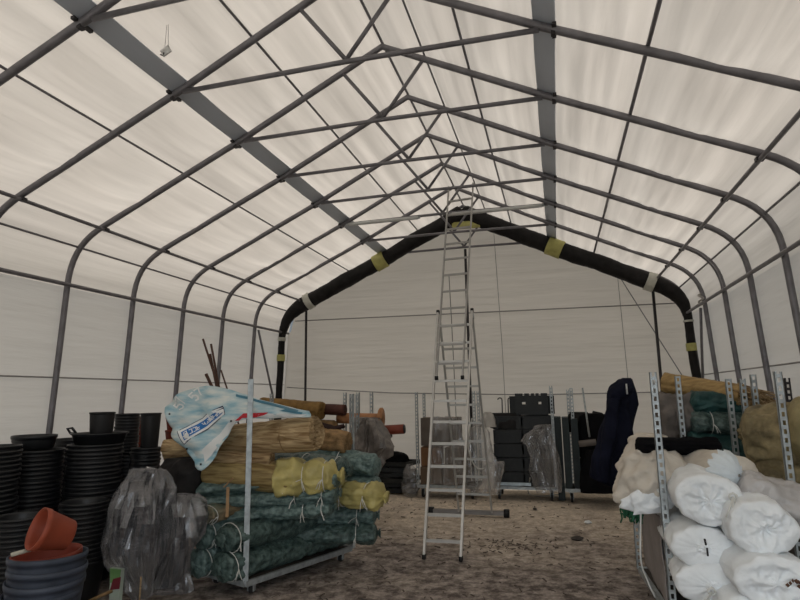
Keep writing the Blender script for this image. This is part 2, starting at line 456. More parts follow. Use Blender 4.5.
PURL = [0, .42, .84, 1.5, 2.17, 3.13, 3.40]
def sheet(profile, y0, y1, ny, off, sgn, ripple, sagk):
    """cover laid over the arches, pushed out by off along the normal"""
    bm = B(); P = profile; rows = []
    for i, (x, z) in enumerate(P):
        a, b = P[max(i - 1, 0)], P[min(i + 1, len(P) - 1)]
        t = Vector((b[0] - a[0], b[1] - a[1])).normalized(); nx, nz = -t.y * -1, t.x
        nrm = Vector((-t.y, t.x))
        if nrm.x * sgn < 0 and abs(nrm.x) > .02: nrm = -nrm
        if nrm.y < 0 and abs(nrm.x) < .9: nrm = -nrm
        if abs(x) < 1e-6: nrm = Vector((0, 1))
        if abs(z - PZ) < 1e-6: nrm = Vector((sgn, 0))
        ax = abs(x); sag = 0
        for u, v in zip(PURL, PURL[1:]):
            if u < ax < v:
                f = (ax - u) / (v - u); sag = math.sin(PI * f) * (v - u) * sagk
        row = []
        for j in range(ny + 1):
            y = y0 + (y1 - y0) * j / ny
            fy = ((y - 3.894) % 1.0); bay = math.sin(PI * fy)
            rp = ripple * (N3(ax * 11 * sgn + 9, y * .30 + z * .1, 3.1 + z * 3) + .5 * N3(ax * 4.5 * sgn, y * 1.1, 8.2 + z) * bay) * min(1, ax * 3) * min(1, abs(z - PZ) * 4) * min(1, i * .5 if sgn else 1)
            o = off - sag * (.4 + .6 * bay) + rp
            row.append(bm.verts.new((x + nrm.x * o, y, z + nrm.y * o)))
        rows.append(row)
    for A, Z in zip(rows, rows[1:]):
        for j in range(ny): bm.faces.new((A[j], A[j + 1], Z[j + 1], Z[j]))
    return bm
Y0, Y1 = -1.6, 10.32
iP = [i for i, p in enumerate(HP) if abs(p[0] - PX) < 1e-6 and abs(p[1] - PZ) < 1e-6][0]
right_roof = dense(HP[:iP + 1], .055)
left_roof = [(-x, z) for x, z in right_roof]
bm = sheet(left_roof[::-1], Y0, Y1, 110, .055, -1, .018, .10)
bm2 = sheet(right_roof, Y0, Y1, 110, .055, 1, .018, .10)
tmp = bpy.data.meshes.new('tmp'); bm2.to_mesh(tmp); bm2.free(); bm.from_mesh(tmp); bpy.data.meshes.remove(tmp)
struct('ceiling', bm, M_ROOF)
wall_r = dense(HP[iP:], .09)
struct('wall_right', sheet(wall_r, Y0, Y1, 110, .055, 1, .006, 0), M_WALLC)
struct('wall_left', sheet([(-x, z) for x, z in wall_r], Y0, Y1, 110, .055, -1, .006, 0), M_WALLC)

def gable(y, x0=-GX - .2, x1=GX + .2, hole=None, amp=.008):
    bm = B(); nx, nz = 90, 70; grid = []
    for i in range(nx + 1):
        x = x0 + (x1 - x0) * i / nx
        col = []
        ax = abs(x)
        if ax <= PX: zt = zroof(ax) + .06
        elif ax < PX + .085: zt = PZ + .04
        else: zt = max(0.02, PZ * (GX + .20 - ax) / (GX + .20 - PX - .085))
        for j in range(nz + 1):
            z = zt * j / nz
            col.append(bm.verts.new((x, y + amp * N3(x * .5, z * 5, 2.2) + .02 * N3(x * .4, z * .5, 5), z)))
        grid.append(col)
    for i in range(nx):
        for j in range(nz):
            xm = (grid[i][j].co.x + grid[i + 1][j].co.x) / 2; zm = (grid[i][j].co.z + grid[i][j + 1].co.z) / 2
            if hole and hole[0] < xm < hole[1] and zm < hole[2]: continue
            bm.faces.new((grid[i][j], grid[i + 1][j], grid[i + 1][j + 1], grid[i][j + 1]))
    return bm
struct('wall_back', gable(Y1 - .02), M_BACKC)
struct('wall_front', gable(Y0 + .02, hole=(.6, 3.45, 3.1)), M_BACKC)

# floor: trodden earth, paler and drier towards the end wall
def floor_material():
    m = bpy.data.materials.new('trodden_earth'); m.use_nodes = True
    nt = m.node_tree; n, l = nt.nodes, nt.links; b = n['Principled BSDF']
    b.inputs['Roughness'].default_value = .95; b.inputs['Specular IOR Level'].default_value = .15
    tc = n.new('ShaderNodeTexCoord'); sep = n.new('ShaderNodeSeparateXYZ'); l.new(tc.outputs['Object'], sep.inputs[0])
    def nz(s, d, r=.55):
        q = n.new('ShaderNodeTexNoise'); q.inputs['Scale'].default_value = s; q.inputs['Detail'].default_value = d; q.inputs['Roughness'].default_value = r
        l.new(tc.outputs['Object'], q.inputs['Vector']); return q
    big, mid, fine = nz(.9, 4), nz(6.5, 9, .72), nz(34, 4, .7)
    mr = n.new('ShaderNodeMapRange'); mr.inputs[1].default_value = 5.6; mr.inputs[2].default_value = 8.8
    l.new(sep.outputs['Y'], mr.inputs[0])
    ad = n.new('ShaderNodeMath'); ad.operation = 'MULTIPLY_ADD'; ad.inputs[1].default_value = 1.3; l.new(big.outputs['Fac'], ad.inputs[0])
    sb = n.new('ShaderNodeMath'); sb.operation = 'SUBTRACT'; sb.inputs[1].default_value = .65
    l.new(mr.outputs[0], ad.inputs[2]); l.new(ad.outputs[0], sb.inputs[0])
    dry = n.new('ShaderNodeMix'); dry.data_type = 'RGBA'; dry.clamp_factor = True
    l.new(sb.outputs[0], dry.inputs[0])
    r1 = n.new('ShaderNodeValToRGB'); l.new(mid.outputs['Fac'], r1.inputs[0])
    r1.color_ramp.elements[0].position = .41; r1.color_ramp.elements[0].color = (.120, .098, .088, 1)
    r1.color_ramp.elements[1].position = .60; r1.color_ramp.elements[1].color = (.41, .355, .315, 1)
    r2 = n.new('ShaderNodeValToRGB'); l.new(mid.outputs['Fac'], r2.inputs[0])
    r2.color_ramp.elements[0].position = .30; r2.color_ramp.elements[0].color = (.50, .42, .33, 1)
    r2.color_ramp.elements[1].position = .62; r2.color_ramp.elements[1].color = (.86, .74, .60, 1)
    l.new(r1.outputs[0], dry.inputs[6]); l.new(r2.outputs[0], dry.inputs[7])
    mul = n.new('ShaderNodeMix'); mul.data_type = 'RGBA'; mul.blend_type = 'MULTIPLY'; mul.inputs[0].default_value = .55
    r3 = n.new('ShaderNodeValToRGB'); l.new(fine.outputs['Fac'], r3.inputs[0])
    r3.color_ramp.elements[0].position = .35; r3.color_ramp.elements[0].color = (.35, .33, .32, 1); r3.color_ramp.elements[1].position = .6
    l.new(dry.outputs[2], mul.inputs[6]); l.new(r3.outputs[0], mul.inputs[7])
    l.new(mul.outputs[2], b.inputs['Base Color'])
    bp = n.new('ShaderNodeBump'); bp.inputs['Strength'].default_value = .7; bp.inputs['Distance'].default_value = .03
    l.new(mid.outputs['Fac'], bp.inputs['Height']); l.new(bp.outputs[0], b.inputs['Normal'])
    return m
bm = B(); nx, ny = 90, 130; g = []
for i in range(nx + 1):
    col = []
    for j in range(ny + 1):
        x = -3.9 + 7.8 * i / nx; y = -2.4 + 12.9 * j / ny
        z = -.012 + .010 * N3(x * 1.7, y * 1.7, 0) + .006 * N3(x * 5, y * 5, 4)
        col.append(bm.verts.new((x, y, min(z, 0.0))))
    g.append(col)
for i in range(nx):
    for j in range(ny): bm.faces.new((g[i][j], g[i + 1][j], g[i + 1][j + 1], g[i][j + 1]))
struct('floor', bm, floor_material())
# ground outside the tent
bm = B()
add_box(bm, (0, 4, -.16), (60, 60, .2))
struct('trim_ground', bm, mat('outside_ground', (.16, .15, .12), .95, 0, .3, 1.5))

# seams of the end wall cover
def seam(i, pts, r=.008):
    bm = B(); tube(bm, pts, r, 6)
    struct('trim_%d' % i, bm, M_SEAM)
M_SEAM = mat('cover_seam', (.27, .26, .25), .7, 0, .1)
def zx(z): return PX + (GX - PX) * (1 - z / PZ) if z < PZ else 3.5
seam(1, [(-3.45, 10.27, 3.09), (0, 10.27, 3.07), (3.48, 10.27, 3.05)], .011)
seam(2, [(-3.6, 10.27, 1.80), (-1.5, 10.27, 1.66), (1, 10.27, 1.585), (3.6, 10.27, 1.60)], .010)
seam(3, [(-zx(1.85) - .03, y, 1.85) for y in (-1, 3, 6, 10.2)], .009)
seam(4, [(zx(1.85) + .03, y, 1.85) for y in (-1, 3, 6, 10.2)], .009)
seam(5, [(.58, 10.27, .1), (.56, 10.27, 2.4), (.50, 10.27, 4.6)], .005)
seam(6, [(2.62, 10.27, .1), (2.6, 10.27, 2.0), (2.57, 10.27, 3.6)], .005)

# ------------------------------------------------------------------ steel arches
ORD = {-1: 'nearest the camera, cut by the top edge of the photo', 0: 'second from the camera, its ridge above the photo', 1: 'third from the camera', 2: 'fourth from the camera, its right post at the photo edge',
       3: 'fourth from the end wall', 4: 'third from the end wall, carrying the pale lamp tubes', 5: 'second from the end wall, beside the black end arch', 6: 'right at the end wall, wrapped in black tarpaulin'}
def arch(k):
    y = FY(k)
    t = thing('steel_arch', 'grey tubular steel arch frame, ' + ORD[k], 'arch frame', (0, y, 0), 'steel arches of the tent')
    full = [(-x, y, z) for x, z in HP[::-1]] + [(x, y, z) for x, z in HP[1:]]
    bm = B(); tube(bm, full, .031, 12); obj('arch_tube', bm, M_STEEL, t)
    bm = B(); tube(bm, [(-BX + .02, y, BZ - .02), (0, y, BZ - .005), (BX - .02, y, BZ - .02)], .021, 8); obj('tie_chord', bm, M_STEEL, t)
    for s in (-1, 1):
        bm = B(); tube(bm, [(0, y, BZ + .01), (s * .40, y, zroof(.40) - .02)], .018, 8); obj('brace', bm, M_STEEL, t)
        bm = B(); add_box(bm, (s * (BX + .085), y + .02, BZ - .03), (.03, .17, .022)); add_box(bm, (s * (BX + .075), y, BZ - .055), (.03, .045, .05))
        obj('purlin_clamp', bm, M_DARKSTEEL, t, smooth=False)
        bm = B(); add_box(bm, (s * (EX - .02), y, EZ - .045), (.06, .05, .03)); obj('eave_clamp', bm, M_DARKSTEEL, t, smooth=False)
        bm = B(); add_box(bm, (s * (GX - .01), y, .008), (.18, .16, .016)); obj('foot_plate', bm, M_STEEL, t, smooth=False)
for k in range(-1, 7): arch(k)

# lengthwise tubes
def rod(name, label, x, z, r, y0=1.0, y1=10.1, m=M_STEEL, cat='purlin', wav=0.0):
    bm = B(); pts = [(x, y0 + (y1 - y0) * i / 30, z + wav * math.sin(i * 1.1)) for i in range(31)]
    tube(bm, pts, r, 8)
    return obj(name, bm, m, None, label, cat, 'lengthwise roof tubes' if cat == 'purlin' else None)
rod('ridge_purlin', 'dark thin tube running along the ridge of the tent roof', 0, APEX + .045, .014)
for s, side in ((-1, 'left'), (1, 'right')):
    rod('roof_purlin', 'thin grey tube on the %s roof slope, below the flat grey strap' % side, s * 2.19, zroof(2.19) + .042, .011 if s < 0 else .016)
    rod('roof_purlin', 'thin grey tube on the %s roof slope, first above the flat grey strap' % side, s * .84, zroof(.84) + .042, .012)
    rod('eave_purlin', 'brown-grey tube along the %s eave bend, top one of the pair' % side, s * (EX - .02), EZ - .05, .019, m=M_STEEL)
    rod('bend_purlin', 'thin grey tube lying in the middle of the %s eave bend' % side, s * 3.43, 3.235, .012)
    rod('wall_rail', 'grey tube along the top of the %s wall posts' % side, s * (PX - .05), PZ + .01, .022)
rod('roof_purlin', 'thin grey tube on the right roof slope, closest to the ridge', .42, zroof(.42) + .042, .010)
for s, side in ((-1, 'left'), (1, 'right')):
    bm = B(); n = 40; up = Vector((s * (APEX - BZ), 0, BX)).normalized()
    tdir = Vector((s * BX, 0, -(APEX - BZ))).normalized()
    y0, y1 = 1.2, 9.95
    c = Vector((s * BX, 0, BZ)) + up * .034 - tdir * .0
    q = []
    for i in range(n + 1):
        y = y0 + (y1 - y0) * i / n; sagy = -.012 * math.sin(PI * ((y - 3.894) % 1.0))
        cc = c + Vector((0, y, 0)) + up * sagy
        q.append([bm.verts.new(cc + tdir * a + up * b) for a, b in ((-.085, 0), (.085, 0), (.085, .012), (-.085, .012))])
    for A, Z in zip(q, q[1:]):
        for k in range(4): bm.faces.new((A[k], A[(k + 1) % 4], Z[(k + 1) % 4], Z[k]))
    bm.faces.new(q[0]); bm.faces.new(q[-1][::-1])
    obj('roof_strap', bm, M_STRAP, None, 'wide flat blue-grey strap running the length of the %s roof slope' % side, 'strap', 'wide grey roof straps', smooth=False)

# lamp tubes hung on the chord of arch 4
for (x0, x1, z0, lab) in ((-1.44, -.36, 4.165, 'pale grey lamp tube hung under a roof tie, left of the ladder'), (.14, 1.40, 4.165, 'pale grey lamp tube hung under a roof tie, right of the ladder')):
    y = FY(4) - .05
    t = thing('lamp_tube', lab, 'lamp', (x0, y, z0), 'lamp tubes on the roof tie')
    bm = B(); tube(bm, [(x0 + (x1 - x0) * i / 8, y, z0) for i in range(9)], .026, 12); obj('tube_body', bm, mat('pale_tube', (.50, .51, .50), .35, .1, .05), t)
    for x in (x0 + .12, x1 - .12):
        bm = B(); bar(bm, (x, y, z0 + .02), (x, FY(4), BZ - .02), .014, .014); obj('hanger', bm, M_DARKSTEEL, t)
    for x, d in ((x0, -1), (x1, 1)):
        bm = B(); tube(bm, [(x, y, z0), (x + d * .035, y, z0)], .017, 10); obj('end_cap', bm, M_GALV, t)

# black tarpaulin rolled up around the end arch
y = FY(6) - .02
bm = B(); pts = []
full = [(-x, z) for x, z in HP[::-1]] + [(x, z) for x, z in HP[1:]]
full = dense(full, .06)
full = [p for p in full if p[1] > .02]
def roll_r(z): return .064 + .072 * max(0, min(1, (z - 2.75) / .6))
cl = []
for i, (x, z) in enumerate(full):
    a, b = full[max(i - 1, 0)], full[min(i + 1, len(full) - 1)]
    t = Vector((b[0] - a[0], b[1] - a[1])).normalized(); nin = Vector((t.y, -t.x))
    o = roll_r(z) - .02 + .02 * N3(x * 1.5, z * 1.5, 1)
    cl.append((x + nin.x * o, y - .01, z + nin.y * o))
def rr(t, a):
    i = int(t * (len(cl) - 1)); x, _, z = cl[i]
    return roll_r(z) * (1 + .13 * N3(x * 3, math.cos(a) * 1.5, z * 3 + math.sin(a) * 1.5) + .06 * N3(x * 12, math.cos(a) * 3, z * 12))
tube(bm, cl, .1, 16, True, rr)
t = thing('rolled_tarpaulin', 'black tarpaulin rolled and tied along the whole end arch', 'tarpaulin', (0, y, 0))
obj('tarpaulin_roll', bm, M_BLACKTARP, t)
def tape(px, pz, width, m):
    i = min(range(len(cl)), key=lambda q: (cl[q][0] - px) ** 2 + (cl[q][2] - pz) ** 2)
    p = Vector(cl[i]); d = (Vector(cl[min(i + 1, len(cl) - 1)]) - Vector(cl[max(i - 1, 0)])).normalized()
    bm = B(); n = 6
    tube(bm, [p + d * width * (q / n - .5) for q in range(n + 1)], roll_r(p.z) * 1.12 + .006, 18, True, lambda tt, a: (roll_r(p.z) * 1.1 + .008) * (1 + .05 * N3(tt * 3, math.cos(a) * 2, math.sin(a) * 2)))
    obj('tape', bm, m, t, 'yellow tape band' if m is M_TAPEY else 'pale tape band')
for px, py, w, m in ((381, 260, .22, M_TAPEY), (309, 302, .12, M_TAPEW), (286, 338, .07, M_TAPEW), (285, 358, .12, M_TAPEY), (555, 246, .26, M_TAPEY), (650, 281, .14, M_TAPEW), (690, 347, .12, M_TAPEY), (688, 320, .03, M_TAPEW)):
    q = TAPEPOS[(px, py)]; tape(q[0], q[2], w, m)
bm = B(); add_box(bm, (0.062, 9.800, 4.583), (.50, .03, .13)); bmesh.ops.bevel(bm, geom=bm.edges[:], offset=.01)
obj('yellow_tape_strip', bm, M_TAPEY, None, 'yellow tape strip stretched across the peak of the black end arch', 'tape')

# end wall posts, struts and wires
for x, y, z, lab, r in ((-3.10, 10.02, 3.25, 'thin black post standing at the left of the end wall', .024), (3.07, 10.02, 3.25, 'thin black post standing at the right of the end wall', .024), (0.0, 10.02, 4.2, 'thin black post in the middle of the end wall, behind the ladder', .024)):
    bm = B(); tube(bm, [(x, y, 0), (x, y, z)], r, 8)
    obj('end_post', bm, M_DARKSTEEL, None, lab, 'post', 'end wall posts')
for s, side in ((-1, 'left'), (1, 'right')):
    bm = B(); tube(bm, [(s * 3.50, FY(5) + .03, 2.77), (s * 3.60, FY(6) - .16, 1.55)], .02, 8)
    obj('wall_brace', bm, M_STEEL, None, 'dark diagonal brace tube on the %s wall beside the black end arch' % side, 'brace', 'diagonal wall braces')
bm = B(); tube(bm, [(2.50, 9.98, 3.68), (2.588, 10.06, 3.50), (3.37, 10.06, 1.9), (3.62, 9.96, 1.4)], .008, 6)
obj('stay_wire', bm, M_STEEL, None, 'thin slanting wire across the right side of the end wall', 'wire')
bm = B(); P = [(3.137, 7.860, 3.432), (3.245, 7.700, 3.319), (3.319, 7.500, 3.152), (3.325, 7.200, 2.942), (3.301, 6.950, 2.700)]
tube(bm, [p[:3] for p in crom([tuple(q) for q in P], 20)], .006, 6)
obj('cable', bm, M_STEEL, None, 'loose grey cable looping between two arches at the right eave', 'cable')
bm = B(); tube(bm, [(3.50 + .03 * math.cos(a) * .9, FY(5) - .04 + .03 * math.sin(a * .7), 2.86 + .014 * a - .05) for a in [i * .5 for i in range(24)]], .013, 6)
obj('rope_tie', bm, mat('pale_rope', (.42, .40, .37), .8), None, 'pale rope knotted around a post at the right eave near the end wall', 'rope')
bm = B(); pts = [(0.115, 7.600, 3.213), (0.064, 8.000, 2.513), (0.045, 8.200, 1.645), (0.035, 8.300, 0.969)]
tube(bm, [p[:3] for p in crom([tuple(q) for q in pts], 20)], .006, 6)
obj('hanging_rope', bm, mat('grey_rope', (.2, .2, .19), .8), None, 'thin grey rope hanging down behind the ladder rungs', 'rope')

# small clear tag hanging from the roof
t = thing('hanging_tag', 'small clear plastic tag hanging on two threads under the left roof slope', 'tag', (-1.207, 3.300, 4.160))
c = Vector((-1.198, 3.300, 4.150)); zt = zroof(c.x)
bm = B(); add_box(bm, c, (.075, .012, .06), .3, Matrix.Rotation(-.5, 3, 'Y')); obj('tag_plate', bm, film_mat('tag_film', (.5, .52, .5), .25, .3, .2), t)
for dx in (-.012, .018):
    bm = B(); tube(bm, [c + Vector((dx, 0, .03)), (c.x + dx * .4, c.y, zt)], .0022, 5); obj('thread', bm, mat('pale_thread', (.42, .41, .40), .8), t)
bm = B(); tube(bm, [c + Vector((-.045, 0, -.02)), c + Vector((-.02, 0, -.035)), c + Vector((-.01, -.01, -.015))], .006, 6); obj('clip', bm, M_DARKSTEEL, t)

# ------------------------------------------------------------------ ladder
t = thing('ladder', 'tall aluminium three-section ladder standing open in the middle of the earth floor', 'ladder', (.27, 6.9, 0))
def rung_run(name_rail, name_rung, L0, R0, L1, R1, zs, w, h, rung=(.032, .028), m=M_ALU):
    for a, b in ((L0, L1), (R0, R1)):
        bm = B(); bar(bm, a, b, w, h, (0, -1, .4)); bmesh.ops.bevel(bm, geom=bm.edges[:], offset=.004); obj(name_rail, bm, m, t, smooth=False)
    for z in zs:
        f = (z - L0[2]) / (L1[2] - L0[2])
        a = Vector(L0).lerp(Vector(L1), f); b = Vector(R0).lerp(Vector(R1), f)
        bm = B(); bar(bm, a, b, rung[0], rung[1]); bmesh.ops.bevel(bm, geom=bm.edges[:], offset=.004); obj(name_rung, bm, m, t, smooth=False)
A0, A1 = (.088, 5.85, .03), (.455, 5.85, .03)
AT0, AT1 = (.067, 7.0, 2.634), (.496, 7.0, 2.634)
rung_run('rail', 'rung', A0, A1, AT0, AT1, [.169 + .228 * i for i in range(11)], .024, .045)
k = (7.0 - 5.85) / 2.634
def lp(x, z, off=-.05): return (x, 5.85 + k * z + off, z)
rung_run('extension_rail', 'extension_rung', lp(.110, 1.80), lp(.414, 1.80), lp(.118, 4.56), lp(.470, 4.58), [1.965 + .2335 * i for i in range(11)], .018, .038, (.026, .024), mat('grey_aluminium', (.34, .335, .32), .5, .4, .08))
rung_run('rear_rail', 'rear_rung', (.085, 7.98, .06), (.525, 7.98, .06), (.072, 7.06, 2.60), (.490, 7.06, 2.60), [.30 + .235 * i for i in range(9)], .022, .042, m=mat('dull_aluminium', (.40, .40, .385), .5, .5, .08))
bm = B(); bar(bm, (-.31, 8.03, .045), (.714, 8.03, .045), .075, .05); bmesh.ops.bevel(bm, geom=bm.edges[:], offset=.006); obj('stabiliser_bar', bm, mat('dark_aluminium', (.22, .21, .205), .5, .3), t, smooth=False)
for x in (-.31, .714):
    bm = B(); add_box(bm, (x, 8.03, .045), (.07, .10, .09)); bmesh.ops.bevel(bm, geom=bm.edges[:], offset=.01); obj('foot_cap', bm, M_BLACKRUB, t, 'black rubber end block')
for p in (A0, A1, AT0, AT1, lp(.110, 1.80), lp(.414, 1.80)):
    bm = B(); add_box(bm, (p[0], p[1], p[2] if p[2] > .1 else .03), (.034, .055, .045)); bmesh.ops.bevel(bm, geom=bm.edges[:], offset=.008); obj('rail_cap', bm, M_BLACKRUB, t, 'black rubber rail cap')
for s, x in ((-1, .062), (1, .500)):
    bm = B(); tube(bm, [(x - .012, 7.03, 2.56), (x + .012, 7.03, 2.56)], .035, 12); obj('hinge', bm, M_GALV, t)

# ------------------------------------------------------------------ trolleys
def slotted_post_bm(x, y, z0, z1, ang=0.0, w=.046, d=.03, pitch=.055, slots=True, lean=(0, 0)):
    """pressed steel channel post, slots cut through its front web; ang = 0 turns the web to -y"""
    bm = B(); R = Matrix.Rotation(ang, 3, 'Z'); th = .003
    def P(u, v, z): return Vector((x, y, 0)) + R @ Vector((u, v, 0)) + Vector((lean[0] * (z - z0), lean[1] * (z - z0), z))
    def bx(u0, u1, v0, v1, a, b):
        vs = [bm.verts.new(P(u, v, z)) for u in (u0, u1) for v in (v0, v1) for z in (a, b)]
        for f in ((0, 1, 3, 2), (4, 6, 7, 5), (0, 4, 5, 1), (2, 3, 7, 6), (0, 2, 6, 4), (1, 5, 7, 3)): bm.faces.new([vs[i] for i in f])
    bx(-w / 2, -w / 2 + th, 0, d, z0, z1); bx(w / 2 - th, w / 2, 0, d, z0, z1)
    if slots:
        bx(-w / 2, -w * .2, 0, th, z0, z1); bx(w * .2, w / 2, 0, th, z0, z1)
        z = z0
        while z < z1 - .01:
            bx(-w * .2, w * .2, 0, th, z, min(z + pitch * .45, z1)); z += pitch
    else:
        bx(-w / 2, w / 2, 0, th, z0, z1); bx(-w * .12, w * .12, -th, 0, z0, z1)
    return bm

def trolley(label, corners, posts, zt=.20, group='steel plant trolleys', skip_casters=()):
    """corners: four (x, y) round the base; posts: (corner index, top z, angle, slots)"""
    cx = sum(c[0] for c in corners) / 4; cy = sum(c[1] for c in corners) / 4
    t = thing('plant_trolley', label, 'trolley', (cx, cy, 0), group)
    bm = B(); vs = []
    ins = [(c[0] + (cx - c[0]) * .03, c[1] + (cy - c[1]) * .03) for c in corners]
    lo = [bm.verts.new((a, b, zt - .03)) for a, b in ins]; hi = [bm.verts.new((a, b, zt - .006)) for a, b in ins]
    bm.faces.new(lo[::-1]); bm.faces.new(hi)
    for i in range(4): bm.faces.new((lo[i], lo[(i + 1) % 4], hi[(i + 1) % 4], hi[i]))
    obj('deck', bm, M_DECK, t, smooth=False)
    for i in range(4):
        a, b = corners[i], corners[(i + 1) % 4]
        bm = B(); bar(bm, (a[0], a[1], zt - .022), (b[0], b[1], zt - .022), .03, .045); bmesh.ops.bevel(bm, geom=bm.edges[:], offset=.004)
        obj('base_rail', bm, M_GALV, t, smooth=False)
    for i, c in enumerate(corners):
        if i in skip_casters: continue
        x, y = c[0] + (cx - c[0]) * .16, c[1] + (cy - c[1]) * .16
        bm = B()
        wr = (zt - .05) * .45
        add_box(bm, (x, y, zt - .05), (.07, .07, .015)); add_box(bm, (x - .024, y, (zt - .05 + wr) / 2), (.006, .045, zt - .05 - wr + .03)); add_box(bm, (x + .024, y, (zt - .05 + wr) / 2), (.006, .045, zt - .05 - wr + .03))
        f = obj('caster_fork', bm, M_GALV, t, smooth=False)
        bm = B(); R = Matrix.Rotation(PI / 2, 3, 'Y')
        lathe(bm, [(0, -.018), (wr * .87, -.018), (wr, -.012), (wr, .012), (wr * .87, .018), (0, .018)], (x, y, wr), 20, R)
        obj('wheel', bm, M_BLACKRUB, f)
        bm = B(); lathe(bm, [(0, -.021), (wr * .4, -.021), (wr * .4, .021), (0, .021)], (x, y, wr), 14, R); obj('hub', bm, M_GALV, f)
    for (i, z1, ang, sl) in posts:
        c = corners[i] if isinstance(i, int) else i
        obj('slotted_post' if sl else 'corner_post', slotted_post_bm(c[0], c[1], zt - .02, z1, ang, slots=sl), M_GALV, t, smooth=False)
    return t

N = Vector((-1.10, 4.49, 0)); TA = Vector((.357, .934, 0)); TP = Vector((-.934, .357, 0))
def T1(u, v, z): 
    q = N + TA * u + TP * v; return (q.x, q.y, z)
c4 = [T1(0, 0, 0)[:2], T1(1.317, 0, 0)[:2], T1(1.317, .56, 0)[:2], T1(0, .56, 0)[:2]]
trolley('steel trolley piled with green and straw bundles, its near post crossing the banner', c4,
        [(0, 1.765, .45, False), (1, 1.63, -.35, True), (3, 1.60, .45, False)], .125)

# bundles on the left trolley
def roll(name, label, cat, p0, p1, rx, rz, m, ends, seed, ties=(), group=None, bm_kw=None, amp=.20, tie_m=M_STRING):
    bm = bundle(p0, p1, rx, rz, ends, seed, amp, **dict(dict(ties=ties), **(bm_kw or {})))
    c = (Vector(p0) + Vector(p1)) / 2
    if not ties:
        o = obj(name, bm, m, None, label, cat, group); return o
    t = thing(name, label, cat, (c.x, c.y, c.z - rz), group)
    obj('wrapped_body', bm, m, t)
    for i, q in enumerate(ties):
        b2 = B(); ring_tie(b2, p0, p1, q, rx * 1.05, rz * 1.07, .0035, .09, int(seed * 10) + i)
        obj('tie_string', b2, tie_m, t)
    return t
GB = 'green netting bundles on the left trolley'
E1, E2 = ('tied', 'tied'), ('tied', 'flat')
nl = 'netting bundle'
roll('netting_bundle', 'dark green netting bundle lowest on the left trolley, along its outer rail', nl, T1(-.16, .15, .235), T1(1.30, .13, .235), .145, .112, M_NETD, E1, 1.1, (.06,), GB)
roll('netting_bundle', 'green netting bundle lowest on the left trolley, tuft beside the plastic sheet', nl, T1(-.20, .44, .235), T1(1.28, .43, .235), .14, .112, M_NET, E1, 2.3, (.06,), GB)
roll('netting_bundle', 'dark green netting bundle second from the deck along the outer rail of the left trolley', nl, T1(-.12, .15, .455), T1(1.26, .12, .445), .14, .11, M_NETD, E1, 3.7, (.05,), GB)
roll('netting_bundle', 'green netting bundle second from the deck at the plastic sheet side of the left trolley', nl, T1(-.17, .43, .455), T1(1.2, .44, .445), .135, .11, M_NET, E1, 4.2, (.06,), GB)
m_pink = mat('green_net_with_pink_reed', (.26, .18, .10), .6, 0, .2, 5, .3, 40, col2=(.07, .12, .10))
roll('netting_bundle', 'netting bundle with pinkish yellow reed showing through, beside the limp plastic sheet', nl, T1(-.17, .40, .62), T1(.75, .46, .62), .14, .075, m_pink, E1, 5.5, (.07,), GB)
roll('netting_bundle', 'teal netting bundle lowest of the three crosswise ones under the yellow sack', nl, (-1.743, 4.720, 0.558), (-0.521, 4.980, 0.645), .15, .07, M_NET, E1, 6.1, (.80, .93), GB)
roll('netting_bundle', 'teal netting bundle middle of the three crosswise ones under the yellow sack', nl, (-1.770, 4.720, 0.686), (-0.482, 5.000, 0.754), .15, .07, M_NET, E1, 7.9, (.72, .90), GB)
roll('netting_bundle', 'teal netting bundle directly under the yellow sack, its tied end to the right', nl, (-1.769, 4.740, 0.805), (-0.463, 5.000, 0.875), .15, .07, M_NET, E1, 8.4, (.62, .88), GB)
roll('netting_bundle', 'green netting bundle sticking out lowest past the far corner of the left trolley', nl, (-1.252, 5.150, 0.330), (-0.261, 5.450, 0.325), .13, .085, M_NETD, E1, 9.2, (.80,), GB)
roll('netting_bundle', 'green netting bundle under the smaller yellow sack, far end of the left trolley', nl, (-1.288, 5.250, 0.517), (-0.286, 5.500, 0.477), .13, .085, M_NET, E1, 10.6, (.82,), GB)
roll('netting_bundle', 'dark teal netting bundle between the spiral straw roll and the large yellow sack', nl, (-1.461, 5.150, 1.011), (-0.452, 5.150, 0.935), .14, .105, M_NETD, E1, 11.3, (.58, .9), GB)
roll('netting_bundle', 'teal netting bundle with rounded end, highest at the far end of the left trolley', nl, (-1.314, 5.600, 1.066), (-0.287, 5.550, 0.907), .14, .115, M_NET, ('tied', 'round'), 12.8, (.62,), GB)
roll('netting_bundle', 'short teal netting bundle just above the smaller yellow sack', nl, (-1.140, 5.600, 0.749), (-0.283, 5.500, 0.763), .13, .075, M_NET, ('tied', 'round'), 13.4, (.66,), GB)

# yellow sacks: straw body with a plastic end
t = thing('yellow_sack', 'large yellow plastic sack of straw lying across the left trolley behind its near post', 'sack', (-1.109, 4.860, 0.785), 'yellow sacks on the left trolley')
obj('straw_body', bundle((-1.782, 4.780, 0.940), (-0.836, 4.860, 0.895), .154, .140, ('flat', 'flat'), 1.7, .05), mat('ochre_straw_wrap', (.36, .27, .115), .55, 0, .25, 34, .6, 34, col2=(.15, .095, .035), stretch=(.07, 1, 1)), t)
obj('plastic_end', bundle((-0.985, 4.845, 0.894), (-0.464, 4.930, 0.910), .188, .172, ('flat', 'tied'), 2.9, .20, nax=30, taper=.84, streak=1.2, ties=(.45, .80)), M_YELLOW, t)
for q in (.45, .80):
    b2 = B(); ring_tie(b2, (-0.985, 4.845, 0.894), (-0.464, 4.930, 0.910), q, .150, .135, .004, .10, int(q * 50)); obj('tie_string', b2, M_STRING, t)
t = thing('yellow_sack', 'smaller yellow plastic sack poking out at the far end of the left trolley', 'sack', (-0.388, 5.300, 0.556), 'yellow sacks on the left trolley')
